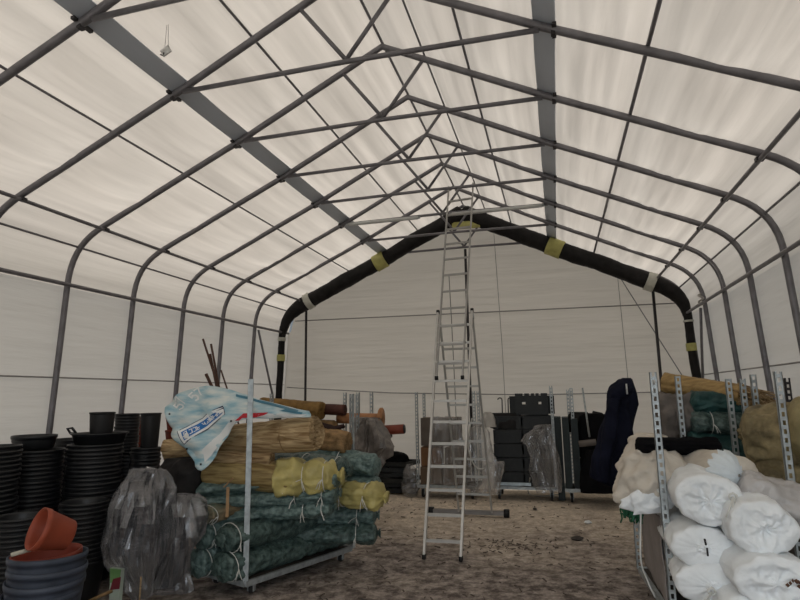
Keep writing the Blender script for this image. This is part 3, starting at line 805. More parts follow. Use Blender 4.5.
obj('plastic_body', bundle((-1.023, 5.350, 0.712), (-0.138, 5.250, 0.688), .13, .115, ('tied', 'tied'), 5.1, .28, streak=1.2, ties=(.55, .82)), M_YELLOW, t)
for q in (.55, .82):
    b2 = B(); ring_tie(b2, (-1.023, 5.350, 0.712), (-0.138, 5.250, 0.688), q, .13, .115, .004, .12, int(q * 77)); obj('tie_string', b2, M_STRING, t)
bm = B(); bar(bm, (-1.307, 4.520, 0.857), (-1.295, 4.500, 0.617), .025, .012); bar(bm, (-1.346, 4.520, 0.856), (-1.274, 4.540, 0.929), .03, .01)
obj('straw_tie', bm, mat('orange_tape', (.30, .18, .085), .6, 0, .15), None, 'pale orange strap end hanging from the large yellow sack beside the trolley post', 'strap', smooth=False)

# straw rolls
SR = 'straw rolls on the left trolley'
m_straw = mat('reed_matting', (.54, .40, .225), .8, 0, .4, 42, .8, 42, col2=(.20, .12, .05), stretch=(.05, 1, 1))
bm = bundle((-2.041, 4.980, 1.173), (-0.622, 4.800, 1.290), .145, .145, ('flat', 'spiral'), 3.3, .06, nax=40, seg=56, streak=.8)
t = thing('straw_roll', 'rolled straw mat with a spiral end lying under the tail of the banner', 'straw roll', (-1.188, 4.880, 1.115), SR)
obj('rolled_mat', bm, m_straw, t)
rnd = random.Random(4)
for q in (.35, .8):
    b2 = B(); ring_tie(b2, (-2.041, 4.980, 1.173), (-0.622, 4.800, 1.290), q, .15, .15, .003, .03, int(q * 9)); obj('binding_twine', b2, M_STRAWD, t)
roll('straw_bundle', 'thin straw bundle squeezed between the spiral straw roll and the large yellow sack', 'straw bundle', (-1.675, 4.720, 1.081), (-1.044, 4.800, 1.063), .07, .055, M_STRAW, ('fray', 'fray'), 4.1, (), SR, dict(nax=20))
roll('straw_bundle', 'straw bundle end poking out below the lower left edge of the banner', 'straw bundle', (-2.196, 4.860, 1.135), (-1.559, 4.980, 1.157), .105, .09, M_STRAW, ('flat', 'flat'), 5.9, (), SR, dict(nax=16))
roll('straw_bundle', 'dark brown straw bundle behind the right end of the spiral straw roll', 'straw bundle', (-1.582, 5.600, 1.207), (-0.618, 5.600, 1.130), .13, .11, M_STRAWD, ('flat', 'fray'), 6.6, (), SR, dict(nax=24))

# banner
BAN = [[((166.0, 407.0), (-2.039, 4.62, 1.535)), ((178.0, 396.0), (-1.946, 4.66, 1.633)), ((195.0, 388.0), (-1.81, 4.72, 1.705)), ((215.0, 386.0), (-1.618, 4.75, 1.72)), ((240.0, 393.0), (-1.349, 4.74, 1.651)), ((270.0, 402.0), (-1.044, 4.74, 1.566)), ((309.0, 411.0), (-0.664, 4.74, 1.483))], [((168.0, 415.3), (-1.97, 4.562, 1.461)), ((180.3, 413.7), (-1.846, 4.569, 1.475)), ((198.0, 415.3), (-1.676, 4.589, 1.458)), ((217.3, 406.0), (-1.504, 4.622, 1.538)), ((240.0, 402.3), (-1.293, 4.649, 1.567)), ((270.0, 407.5), (-0.999, 4.656, 1.519)), ((309.7, 413.0), (-0.62, 4.656, 1.468))], [((170.0, 423.7), (-1.934, 4.549, 1.387)), ((182.7, 431.3), (-1.78, 4.522, 1.321)), ((201.0, 442.7), (-1.576, 4.502, 1.226)), ((219.7, 426.0), (-1.42, 4.539, 1.366)), ((240.0, 411.7), (-1.262, 4.602, 1.486)), ((270.0, 413.0), (-0.977, 4.616, 1.472)), ((310.3, 415.0), (-0.596, 4.616, 1.452))], [((172.0, 432.0), (-1.932, 4.58, 1.312)), ((185.0, 449.0), (-1.746, 4.52, 1.169)), ((204.0, 470.0), (-1.507, 4.46, 1.002)), ((222.0, 446.0), (-1.366, 4.5, 1.199)), ((240.0, 421.0), (-1.258, 4.6, 1.406)), ((270.0, 418.5), (-0.978, 4.62, 1.425)), ((311.0, 417.0), (-0.591, 4.62, 1.435))]]
def banner_surface(m=5):
    rows = []
    colsN = len(BAN[0])
    fine_rows = []
    for r in BAN: fine_rows.append(crom([tuple(q[0]) + tuple(q[1]) for q in r], (colsN - 1) * m + 1))
    out = []
    for c in range(len(fine_rows[0])): out.append(crom([fr[c] for fr in fine_rows], (len(BAN) - 1) * m + 1))
    return out                                   # out[i][j] = (pattern u, pattern v, x, y, z)
SURF = banner_surface(6)
for i in range(len(SURF)):
    for j in range(len(SURF[0])):
        u, v, x, y, z = SURF[i][j]
        d = .05 * (ridge(u * .045 + v * .03, v * .05 - u * .02, 4.5) - .5) + .014 * ridge(u * .05 + v * .02, v * .05 - u * .03, 1.5) + .012 * N3(u * .12, v * .10, 7)
        SURF[i][j] = (u, v, x, y + d - .01, z)
def pattern_to_world(u, v, lift):
    for i in range(len(SURF) - 1):
        for j in range(len(SURF[0]) - 1):
            q = (SURF[i][j], SURF[i + 1][j], SURF[i + 1][j + 1], SURF[i][j + 1])
            for a, b, c in ((q[0], q[1], q[2]), (q[0], q[2], q[3])):
                den = (b[1] - c[1]) * (a[0] - c[0]) + (c[0] - b[0]) * (a[1] - c[1])
                if abs(den) < 1e-9: continue
                l1 = ((b[1] - c[1]) * (u - c[0]) + (c[0] - b[0]) * (v - c[1])) / den
                l2 = ((c[1] - a[1]) * (u - c[0]) + (a[0] - c[0]) * (v - c[1])) / den
                l3 = 1 - l1 - l2
                if min(l1, l2, l3) > -1e-4:
                    p = Vector([a[k] * l1 + b[k] * l2 + c[k] * l3 for k in (2, 3, 4)])
                    return p + Vector((.25, -.93, .2)) * lift
    return None
ban = thing('banner', 'crumpled pale blue and white printed banner thrown over the straw roll', 'banner', (-1.668, 4.700, 1.233))
def ban_mat():
    m = bpy.data.materials.new('printed_banner'); m.use_nodes = True
    nt = m.node_tree; n, l = nt.nodes, nt.links; b = n['Principled BSDF']; b.inputs['Roughness'].default_value = .45
    at = n.new('ShaderNodeUVMap'); at.uv_map = 'print'
    sep = n.new('ShaderNodeSeparateXYZ'); l.new(at.outputs[0], sep.inputs[0])
    mp = n.new('ShaderNodeMapping'); mp.inputs['Rotation'].default_value = (0, 0, .5); mp.inputs['Scale'].default_value = (.05, .16, 1)
    l.new(at.outputs[0], mp.inputs[0])
    nz = n.new('ShaderNodeTexNoise'); nz.inputs['Scale'].default_value = 1.0; nz.inputs['Detail'].default_value = 4; l.new(mp.outputs[0], nz.inputs['Vector'])
    rp = n.new('ShaderNodeValToRGB'); l.new(nz.outputs['Fac'], rp.inputs[0])
    E = rp.color_ramp.elements
    E[0].position = .30; E[0].color = (.15, .35, .46, 1); E[1].position = .66; E[1].color = (.62, .66, .64, 1)
    q = E.new(.48); q.color = (.38, .52, .57, 1)
    l.new(rp.outputs[0], b.inputs['Base Color'])
    return m
bm = B(); uvl = bm.loops.layers.uv.new('print'); G = []
for i in range(len(SURF)): G.append([bm.verts.new(SURF[i][j][2:]) for j in range(len(SURF[0]))])
for i in range(len(SURF) - 1):
    for j in range(len(SURF[0]) - 1):
        f = bm.faces.new((G[i][j], G[i + 1][j], G[i + 1][j + 1], G[i][j + 1]))
        for lp_, (a, b) in zip(f.loops, ((i, j), (i + 1, j), (i + 1, j + 1), (i, j + 1))): lp_[uvl].uv = SURF[a][b][:2]
cloth = obj('banner_cloth', bm, ban_mat(), ban)
so = cloth.modifiers.new('thickness', 'SOLIDIFY'); so.thickness = .004
def decal(name, polys, m, lift, parent=ban, label=None):
    bm = B()
    for poly in polys:
        # subdivide every quad so that it follows the folds
        (a, b, c, d) = poly; n = 6; g = []
        for i in range(n + 1):
            row = []
            for j in range(n + 1):
                s, r = i / n, j / n
                u = (a[0] * (1 - s) + b[0] * s) * (1 - r) + (d[0] * (1 - s) + c[0] * s) * r
                v = (a[1] * (1 - s) + b[1] * s) * (1 - r) + (d[1] * (1 - s) + c[1] * s) * r
                p = pattern_to_world(u, v, lift)
                row.append(bm.verts.new(p) if p else None)
            g.append(row)
        for i in range(n):
            for j in range(n):
                q = (g[i][j], g[i + 1][j], g[i + 1][j + 1], g[i][j + 1])
                if all(q): bm.faces.new(q)
    o = obj(name, bm, m, parent, label)
    return o
def strokes(pts, w):
    out = []
    for (a, b) in zip(pts, pts[1:]):
        d = Vector((b[0] - a[0], b[1] - a[1])); d.normalize(); nn = Vector((-d.y, d.x)) * w / 2; e_ = d * w * .3
        A_, B_ = Vector(a) - e_, Vector(b) + e_
        out.append((tuple(A_ + nn), tuple(B_ + nn), tuple(B_ - nn), tuple(A_ - nn)))
    return out
M_PW = mat('print_white', (.72, .74, .74), .5, 0, .05); M_PB = mat('print_blue', (.015, .14, .42), .5, 0, .15); M_PN = mat('print_navy', (.012, .02, .07), .5, 0, .1)
M_PR = mat('print_red', (.50, .02, .03), .5, 0, .1); M_PT = mat('print_teal', (.04, .16, .24), .5, 0, .2)
GL = {'5': [(.9, 1), (.12, 1), (.05, .58), (.5, .66), (.9, .45), (.9, .2), (.5, 0), (.05, .12)], '7': [(.05, 1), (.9, 1), (.35, 0)]}
def text57(ox, oy, w, h, ang, s=2.0):
    out = []
    for k, ch in enumerate('57'):
        P = []
        for a, b in GL[ch]:
            x = (k * 1.25 + a) * w; y = -b * h
            P.append((ox + x * math.cos(ang) - y * math.sin(ang), oy + x * math.sin(ang) + y * math.cos(ang)))
        out += strokes(P, s)
    return out
decal('number_print', text57(180.5, 410.5, 5.2, 8.2, -1.02, 1.5), M_PW, .006, label='white number 57 at the left corner')
decal('number_print', text57(196.5, 401.5, 5.4, 8.0, -.86, 1.5), M_PW, .006, label='white number 57 at the top edge')
box = ((181.5, 431.5), (221.5, 408.0), (226.0, 413.5), (186.5, 442.5))
def inset(q, f, g=None):
    cx = sum(p[0] for p in q) / 4; cy = sum(p[1] for p in q) / 4
    e1 = Vector((q[1][0] - q[0][0], q[1][1] - q[0][1])).normalized(); e2 = Vector((q[3][0] - q[0][0], q[3][1] - q[0][1])).normalized()
    s = ((1, 1), (-1, 1), (-1, -1), (1, -1))
    return tuple((p[0] + (e1.x * a + e2.x * b) * f, p[1] + (e1.y * a + e2.y * b) * f) for p, (a, b) in zip(q, s))
decal('logo_panel', [inset(box, -1.6)], M_PN, .004, label='dark outline of the logo panel')
decal('logo_panel', [inset(box, -.9)], M_PW, .007, label='white border of the logo panel')
decal('logo_panel', [inset(box, 1.5)], M_PB, .010, label='blue logo panel')
bx_ = inset(box, 2.6); rnd = random.Random(8); ll = []
def bp(s, r):
    a, b, c, d = bx_
    u = (a[0] * (1 - s) + b[0] * s) * (1 - r) + (d[0] * (1 - s) + c[0] * s) * r
    v = (a[1] * (1 - s) + b[1] * s) * (1 - r) + (d[1] * (1 - s) + c[1] * s) * r
    return (u, v)
for k_ in range(11):
    s0 = .16 + k_ * .075
    for seg_ in rnd.sample([((0, .15), (0, .85)), ((.05, .15), (.05, .85)), ((0, .15), (.05, .15)), ((0, .5), (.05, .5)), ((0, .85), (.05, .85))], 3):
        ll += strokes([bp(s0 + seg_[0][0], seg_[0][1]), bp(s0 + seg_[1][0], seg_[1][1])], .75)
ll += strokes([bp(.02, .1), bp(.10, .1), bp(.10, .9), bp(.02, .9), bp(.02, .1)], .9)
decal('logo_lettering', ll, M_PW, .013, label='small blurred white lettering')
decal('red_print', [((237, 420.8), (243, 413.5), (268, 412.6), (256, 419.6))], M_PR, .006, label='red wedge')
decal('blue_edge_print', [((236, 394.2), (262, 400.5), (261, 403), (236, 396.5)), ((262, 400.5), (300, 410.2), (298, 412.4), (261, 403)), ((286, 409), (303, 412.5), (301, 414.5), (280, 411))], M_PT, .006, label='dark teal edge stripe')
decal('white_print', [((203, 450), (236, 418), (238, 421), (207, 462)), ((252, 419), (268, 413.5), (306, 414.5), (300, 417.5))], mat('print_pale', (.66, .68, .68), .5, 0, .08), .005, label='white lower margin')
for u, v in ((203.2, 464), (171.5, 414), (234, 421), (187, 449)):
    p = pattern_to_world(u, v, .006)
    if p:
        bm = B(); add_box(bm, p, (.016, .004, .016)); obj('eyelet', bm, M_DARKSTEEL, ban)

# ------------------------------------------------------------------ nursery pots on the left
def pot_mesh(name, r, h, m, rim=.018, taper=.78, seg=26):
    bm = B()
    lathe(bm, [(0, .004), (r * taper * .96, .0), (r * taper, .006), (r * .965, h - rim * 1.6), (r * .965, h - rim), (r, h - rim), (r * 1.01, h - rim * .5), (r, h), (r * .955, h), (r * .945, h - rim), (r * taper * .95, .014), (0, .014)], (0, 0, 0), seg)
    bmesh.ops.recalc_face_normals(bm, faces=bm.faces)
    me = bpy.data.meshes.new(name); bm.to_mesh(me); bm.free()
    me.polygons.foreach_set('use_smooth', [True] * len(me.polygons)); me.materials.append(m)
    return me
def put(name, me, loc, label, cat, group=None, rot=(0, 0, 0)):
    o = bpy.data.objects.new(name, me); o.location = loc; o.rotation_euler = rot
    scene.collection.objects.link(o); return tag(o, label, cat, group)
def stack(x, y, n, r, h, pitch, where, me, top=True, name='nursery_pot', z0=0.0, lean=(0, 0), what='black nursery pot'):
    rnd = random.Random(int(x * 100 + y * 31))
    for i in range(n):
        lab = '%s nested in the %s' % (what, where) if i < n - 1 else 'topmost %s of the %s' % (what, where)
        put(name, me, (x + lean[0] * i + rnd.uniform(-.003, .003), y + lean[1] * i + rnd.uniform(-.003, .003), z0 + i * pitch), lab, 'plant pot', 'pots in the ' + where, (rnd.uniform(-.012, .012), rnd.uniform(-.012, .012), rnd.uniform(0, 6)))
    return z0 + (n - 1) * pitch + h
P_BIG = pot_mesh('pot_big', .24, .34, M_POT, .02)
P_MID = pot_mesh('pot_mid', .19, .30, M_POT, .017)
P_SLIM = pot_mesh('pot_slim', .125, .26, M_POT, .013, .72)
P_GREY = pot_mesh('pot_small', .112, .27, M_POTG, .016, .84)
stack(-2.79, 4.62, 24, .25, .34, .0375, 'broad ribbed stack right behind the tilted orange pot', P_BIG)
stack(-3.20, 4.34, 23, .25, .34, .0378, 'broad stack under the left wall arch post', P_BIG)
stack(-3.06, 3.76, 25, .25, .34, .0380, 'broad stack cut by the left photo edge', P_BIG)
stack(-2.62, 3.72, 13, .19, .30, .036, 'low dark stack left of the blue tubs', P_MID)
stack(-2.96, 5.22, 38, .125, .26, .0325, 'tall slim stack at the second wall post', P_SLIM, what='slim black pot')
stack(-2.60, 5.08, 24, .15, .30, .036, 'slim stack left of the banner', pot_mesh('pot_narrow', .145, .30, M_POT, .016, .74), what='narrow black pot')
stack(-2.38, 4.74, 15, .19, .30, .036, 'low back stack near the banner', P_MID)
stack(-2.84, 5.10, 22, .17, .30, .036, 'dark stack behind the ribbed and slim stacks', pot_mesh('pot_seven', .17, .30, M_POT, .016))
stack(-3.42, 4.98, 24, .19, .30, .040, 'stack at the wall behind the broad ribbed stack', P_MID)
stack(-1.99, 4.66, 12, .18, .30, .036, 'low stack behind the clear plastic bags', P_MID)
stack(-2.46, 4.18, 14, .19, .30, .036, 'dark stack left of the large clear plastic bag', P_MID)
put('nursery_pot', P_GREY, (-2.72, 4.60, 1.225), 'upright dark grey pot standing on top of the broad ribbed stack', 'plant pot')
put('nursery_pot', pot_mesh('pot_low', .185, .12, M_POT, .03, .86), (-3.22, 4.34, 1.18), 'low wide black pot set on the stack under the left wall arch post', 'plant pot')
put('nursery_pot', pot_mesh('pot_cup', .10, .34, M_POTG, .016, .82), (-2.56, 5.08, 1.13), 'dark pot standing on the slim stack left of the banner', 'plant pot')
# handled tray on the ribbed stack
t = thing('plant_tray', 'black handled tray lying on top of the broad ribbed stack', 'tray', (-2.75, 4.62, 1.205))
bm = B(); lathe(bm, [(0, 1.205), (.205, 1.205), (.235, 1.29), (.25, 1.295), (.25, 1.305), (.228, 1.30), (.2, 1.215), (0, 1.215)], (-2.75, 4.62, 0), 30); obj('tray_body', bm, M_POT, t)
bm = B(); tube(bm, [(-2.99, 4.60, 1.29), (-3.045, 4.57, 1.30), (-3.065, 4.55, 1.345), (-3.02, 4.56, 1.35), (-2.99, 4.58, 1.30)], .012, 8); obj('handle', bm, M_POT, t)
# orange pots behind the black stacks
P_OR = pot_mesh('pot_orange', .14, .24, M_TERRA, .022, .76)
stack(-3.28, 5.72, 9, .14, .24, .147, 'orange column behind the ribbed stack', P_OR, what='orange pot')
stack(-2.62, 5.62, 9, .14, .24, .147, 'orange column beside the banner', P_OR, what='orange pot')
# blue-grey tubs with an orange one on top
P_TUB = pot_mesh('tub', .232, .32, M_TUB, .038, .86, 36)
bx0, by0 = -1.86, 3.24
for i in range(5):
    put('plant_tub', P_TUB, (bx0 + .004 * i, by0, .074 * i), ['large blue-grey tub lowest in the near left stack', 'large blue-grey tub second from below in the near left stack', 'large blue-grey tub in the middle of the near left stack', 'large blue-grey tub second from the top of the near left stack', 'topmost large blue-grey tub, holding the orange pots'][i], 'tub', 'blue-grey tubs', (.03, -.02, i))
put('nursery_pot', pot_mesh('pot_lining', .205, .20, M_TERRA, .035, .86, 36), (bx0 + .02, by0, .430), 'wide orange pot sunk into the topmost blue-grey tub', 'plant pot', None, (.03, -.02, 0))
def tilt_pot():
    ax = (Vector((-1.764, 3.080, 0.800)) - Vector((-1.684, 3.240, 0.732))).normalized()
    z = ax; x = z.cross(Vector((0, 1, 0))).normalized(); y = z.cross(x)
    return Matrix((x, y, z)).transposed()
R = tilt_pot()
bm = B(); r, h = .128, .205
lathe(bm, [(0, .004), (r * .70, 0), (r * .72, .006), (r * .96, h - .04), (r, h - .036), (r * 1.01, h), (r * .95, h), (r * .93, h - .036), (r * .69, .014), (0, .014)], (-1.665, 3.220, 0.743), 34, R)
obj('nursery_pot', bm, mat('orange_pot_plastic', (.27, .055, .027), .5, 0, .2, 7), None, 'orange pot tipped on its side on top of the blue-grey tubs', 'plant pot')
bm = B(); tube(bm, [(-1.857, 2.980, 0.671), (-1.829, 3.030, 0.678), (-1.819, 3.100, 0.679)], .013, 8)
obj('pale_stick', bm, mat('pale_handle', (.45, .43, .36), .6, 0, .1), None, 'short pale stick lying on the tub rim beside the tipped orange pot', 'stick')

# ------------------------------------------------------------------ plastic bags in front of the left trolley
def film(name, label, rings, m, seed, amp, freq, cat='plastic bag', **kw):
    w = max((Vector(r) - Vector(l)).length for l, r, d in rings); h = abs(rings[-1][0][2] - rings[0][0][2])
    lev = max(8, int(h / .085)); seg = max(24, int(w * 1.6 / .018))
    bm = crumple(rings, seg, lev, min(.012, w * .035), int(seed * 10), 2.2, amp)
    return obj(name, bm, m, None, label, cat, smooth=False)
film('clear_bag', 'large clear crumpled plastic bag standing between the black pots and the left trolley', [
    ((-1.871, 4.150, 0.059), (-1.769, 4.150, 0.066), .08), ((-1.946, 4.150, 0.181), (-1.750, 4.150, 0.193), .18), ((-2.082, 4.150, 0.324), (-1.695, 4.150, 0.345), .32), ((-2.125, 4.150, 0.499), (-1.642, 4.150, 0.536), .40), ((-2.084, 4.150, 0.720), (-1.609, 4.150, 0.759), .38),
    ((-2.046, 4.150, 0.871), (-1.618, 4.150, 0.913), .32), ((-2.005, 4.150, 0.975), (-1.670, 4.150, 1.006), .20), ((-1.942, 4.150, 1.040), (-1.711, 4.150, 1.044), .08)], M_FILM, 2.0, .05, 4.0, stretch=(1.2, 1, .35))
film('clear_bag', 'limp grey clear plastic sheet hanging at the left end of the left trolley', [
    ((-1.753, 4.260, 0.070), (-1.494, 4.260, 0.087), .10), ((-1.758, 4.260, 0.145), (-1.489, 4.260, 0.162), .16), ((-1.721, 4.260, 0.315), (-1.415, 4.260, 0.332), .20), ((-1.707, 4.260, 0.548), (-1.362, 4.260, 0.562), .22), ((-1.700, 4.260, 0.744), (-1.380, 4.260, 0.754), .20), ((-1.686, 4.260, 0.832), (-1.477, 4.260, 0.837), .08)], M_FILM, 6.0, .045, 5.0, stretch=(1.4, 1, .25))
bm = loft([((-2.018, 4.700, 0.526), (-1.687, 4.700, 0.538), .30), ((-2.054, 4.700, 0.786), (-1.658, 4.700, 0.796), .34), ((-2.065, 4.700, 0.963), (-1.646, 4.700, 0.970), .30), ((-2.007, 4.700, 1.071), (-1.692, 4.700, 1.074), .16)], 60, 44, .05, 6, 3.0)
obj('black_sack', bm, M_BLACKTARP, None, 'black sack bulging from the left trolley below the hanging banner corner', 'sack')
t = thing('printed_packet', 'green, white and dark red printed packet below the large clear plastic bag', 'packet', (-1.887, 3.950, 0.078))
def quad_slab(bm, pts, th=.02):
    v = [Vector(p) for p in pts]; b = [p + Vector((0, th, 0)) for p in v]
    A = [bm.verts.new(p) for p in v]; Z = [bm.verts.new(p) for p in b]
    bm.faces.new(A); bm.faces.new(Z[::-1])
    for i in range(4): bm.faces.new((A[i], A[(i + 1) % 4], Z[(i + 1) % 4], Z[i]))
bm = B(); quad_slab(bm, [(-1.950, 3.950, 0.067), (-1.869, 3.950, 0.072), (-1.860, 3.950, 0.316), (-1.962, 3.950, 0.325)], .04); obj('packet_body', bm, mat('packet_pale', (.36, .42, .36), .4, 0, .15), t, smooth=False)
bm = B(); quad_slab(bm, [(-1.947, 3.942, 0.220), (-1.865, 3.942, 0.232), (-1.858, 3.942, 0.322), (-1.955, 3.942, 0.324)], .006); obj('green_print', bm, mat('packet_green', (.12, .25, .09), .4, 0, .2), t, 'green upper print', smooth=False)
bm = B(); quad_slab(bm, [(-1.941, 3.940, 0.170), (-1.860, 3.940, 0.183), (-1.853, 3.940, 0.269), (-1.920, 3.940, 0.251)], .006); obj('red_print', bm, mat('packet_red', (.14, .02, .03), .4, 0, .2), t, 'dark red print', smooth=False)
bm = B(); tube(bm, [(-1.664, 3.930, 0.080), (-1.654, 3.920, 0.181), (-1.637, 3.900, 0.294)], .006, 6); obj('twig', bm, M_STRAW, None, 'pale twig standing up at the tip of the large clear plastic bag', 'twig')
bm = B(); tube(bm, [(-1.917, 3.700, 0.164), (-1.834, 3.720, 0.204), (-1.802, 3.800, 0.215)], .012, 7); obj('stick', bm, M_STRAWD, None, 'brown stick on the ground behind the printed packet', 'stick')

# brown sticks leaning behind the left trolley
for i, (a, b, w) in enumerate((((203, 339), (224, 408), .013), ((211, 344), (222, 408), .014), ((210, 354), (220, 406), .016), ((206, 374), (214, 392), .020), ((221, 370), (229, 398), .010))):
    A_ = Vector({0: (-2.817, 6.300, 2.349), 1: (-2.732, 6.350, 2.287), 2: (-2.774, 6.400, 2.165), 3: (-2.720, 6.250, 1.907), 4: (-2.545, 6.300, 1.953)}[i])
    Z_ = Vector({0: (-2.484, 6.300, 1.490), 1: (-2.543, 6.350, 1.490), 2: (-2.604, 6.400, 1.514), 3: (-2.569, 6.250, 1.636), 4: (-2.391, 6.300, 1.561)}[i])
    d = (Z_ - A_); d *= (A_.z - .0) / (A_.z - Z_.z)
    bm = B(); tube(bm, [A_, A_ + d * .5 + Vector((.01, .01, 0)), A_ + d], w, 7)
    obj('garden_stick', bm, M_STICK, None, ['longest brown stick leaning behind the banner, leftmost tip', 'brown stick leaning behind the banner, second highest tip', 'thick brown stick in the middle of the leaning sticks behind the banner', 'short stout dark stick leaning left behind the banner top', 'thin brown stick leaning at the right of the sticks behind the banner'][i], 'stick', 'sticks behind the banner')

# ------------------------------------------------------------------ trolley with rolls behind the left one
trolley('steel trolley with brown rolls, behind the spiral straw roll', [(-2.35, 7.25), (-1.10, 7.25), (-1.10, 7.85), (-2.35, 7.85)],
        [(0, 1.66, 0, True), (1, 1.63, 0, True), (2, 1.66, 0, True), ((-1.50, 7.85), 1.66, 0, True), ((-1.30, 7.85), 1.66, 0, True)], skip_casters=())
BR = 'rolls on the trolley behind the straw roll'
roll('rolled_matting', 'ochre roll of matting lying highest behind the right tip of the banner', 'roll', (-2.623, 7.500, 1.491), (-1.681, 7.450, 1.415), .14, .12, mat('ochre_roll', (.20, .115, .035), .8, 0, .3, 10, .4, 50), ('flat', 'flat'), 1.3, (), BR, None, .06)
roll('dark_red_roll', 'dark red-brown roll lying behind the slotted post at the far end of the left trolley', 'roll', (-1.744, 7.600, 1.438), (-1.401, 7.600, 1.421), .085, .075, mat('dark_red_brown', (.075, .028, .020), .7, 0, .3), ('flat', 'flat'), 2.3, (), BR, dict(nax=10), .04)
bm = B(); tube(bm, [(-1.791, 7.400, 1.242), (-1.542, 7.400, 1.189), (-1.312, 7.400, 1.084)], .05, 10); tube(bm, [(-1.717, 7.400, 1.136), (-1.340, 7.400, 1.215)], .03, 8)
obj('dark_bundle', bm, mat('very_dark_red', (.03, .014, .012), .7, 0, .3), None, 'tangle of very dark brown rods behind the spiral straw roll', 'rods', BR)
t = thing('cable_reel', 'orange wooden roll with a round end disc sticking out towards the end wall middle', 'wooden roll', (-1.188, 7.700, 1.171), None)
p0, p1 = Vector((-1.544, 7.700, 1.309)), Vector((-0.897, 7.700, 1.292))
bm = B(); tube(bm, [p0.lerp(p1, i / 6) for i in range(7)], .075, 18); obj('roll_body', bm, M_WOOD, t)
bm = B(); tube(bm, [p0.lerp(p1, .96), p0.lerp(p1, 1.0)], .155, 22); obj('end_disc', bm, M_WOOD, t)
bm = B(); q0, q1 = Vector((-1.353, 7.750, 1.114)), Vector((-0.599, 7.750, 1.155)); tube(bm, [q0.lerp(q1, i / 6) for i in range(7)], .065, 16)
tt = thing('red_pipe', 'red-brown pipe pointing right below the orange wooden roll', 'pipe', (-0.972, 7.750, 1.047)); obj('pipe_body', bm, M_REDPIPE, tt)
bm = B(); tube(bm, [q0.lerp(q1, .99), q0.lerp(q1, 1.015)], .058, 16); obj('pipe_mouth', bm, M_DARKSTEEL, tt)
bm = B(); tube(bm, [(-0.877, 7.720, 1.063), (-0.762, 7.720, 1.063)], .02, 8); obj('pipe_bracket', bm, M_DARKSTEEL, tt)
film('grey_plastic_bundle', 'grey-brown crumpled plastic wrapped heap below the orange wooden roll', [
    ((-1.492, 7.500, 0.240), (-1.041, 7.500, 0.253), .5), ((-1.464, 7.500, 0.603), (-0.954, 7.500, 0.612), .54), ((-1.359, 7.450, 0.896), (-0.743, 7.450, 0.876), .5), ((-1.273, 7.450, 1.186), (-0.794, 7.450, 1.185), .36), ((-1.158, 7.450, 1.317), (-0.904, 7.450, 1.316), .14)],
     mat('dusty_plastic', (.17, .15, .135), .4, 0, .35, 12, .8, 14, spec=.5), 4.0, .09, 5.0, 'plastic heap')
# extra cargo carrying the rolls
roll('dark_bale', 'dark bale on the deck of the trolley behind the straw roll', 'bale', (-2.28, 7.55, .52), (-1.55, 7.55, .52), .26, .30, M_GREYSACK, ('round', 'round'), 8.8, (), None, None, .08)
roll('dark_bale', 'upper dark bale under the ochre roll', 'bale', (-2.28, 7.55, 1.06), (-1.5, 7.55, 1.06), .25, .23, M_STRAWD, ('round', 'round'), 9.8, (), None, None, .08)

# ------------------------------------------------------------------ black trays at the foot of the end wall
rnd = random.Random(21)
for i in range(6):
    cx, cy, z = -1.36 + rnd.uniform(-.08, .08), 9.75 + rnd.uniform(-.06, .06), .012 + i * .085
    t = thing('plant_tray', ['black tray flat on the ground left of the ladder, under the tray pile', 'black tray second from below in the pile left of the ladder', 'black tray third from below in the pile left of the ladder', 'black tray fourth from below in the pile left of the ladder', 'black tray fifth from below in the pile left of the ladder', 'topmost black tray, lying askew on the pile left of the ladder'][i], 'tray', (cx, cy, z), 'black trays left of the ladder')
    a = rnd.uniform(-.25, .25); R = Matrix.Rotation(a, 3, 'Z') @ Matrix.Rotation(rnd.uniform(-.05, .05), 3, 'Y')
    W = .98 - i * .06
    def lc(u, v, w): return Vector((cx, cy, z)) + R @ Vector((u, v, w))
    bm = B(); add_box(bm, lc(0, 0, .01), (W, .5, .012), mat=R); obj('tray_floor', bm, M_CRATE, t, smooth=False)
    bm = B()
    for s in (-1, 1):
        add_box(bm, lc(s * (W / 2), 0, .04), (.02, .52, .07), mat=R); add_box(bm, lc(0, s * .25, .04), (W, .02, .07), mat=R)
    add_box(bm, lc(0, 0, .03), (.012, .5, .05), mat=R)
    obj('tray_wall', bm, M_CRATE, t, smooth=False)
bm = loft([((-1.72, 9.72, .52), (-1.05, 9.72, .52), .4), ((-1.66, 9.72, .60), (-1.1, 9.72, .62), .36), ((-1.5, 9.72, .66), (-1.25, 9.72, .66), .2)], 40, 20, .04, 6, 9.0)
obj('black_cloth_heap', bm, M_BLACKCLOTH, None, 'black cloth heap lying on the tray pile left of the ladder', 'cloth')
bm = loft([((-1.0, 9.35, .01), (-.82, 9.35, .01), .3), ((-1.05, 9.35, .14), (-.82, 9.35, .15), .3), ((-1.02, 9.35, .34), (-.84, 9.35, .36), .2), ((-.98, 9.35, .50), (-.88, 9.35, .52), .08)], 40, 30, .05, 6, 1.0)
obj('clear_bag', bm, M_FILM2, None, 'small clear crumpled plastic bag between the black trays and the ladder', 'plastic bag')

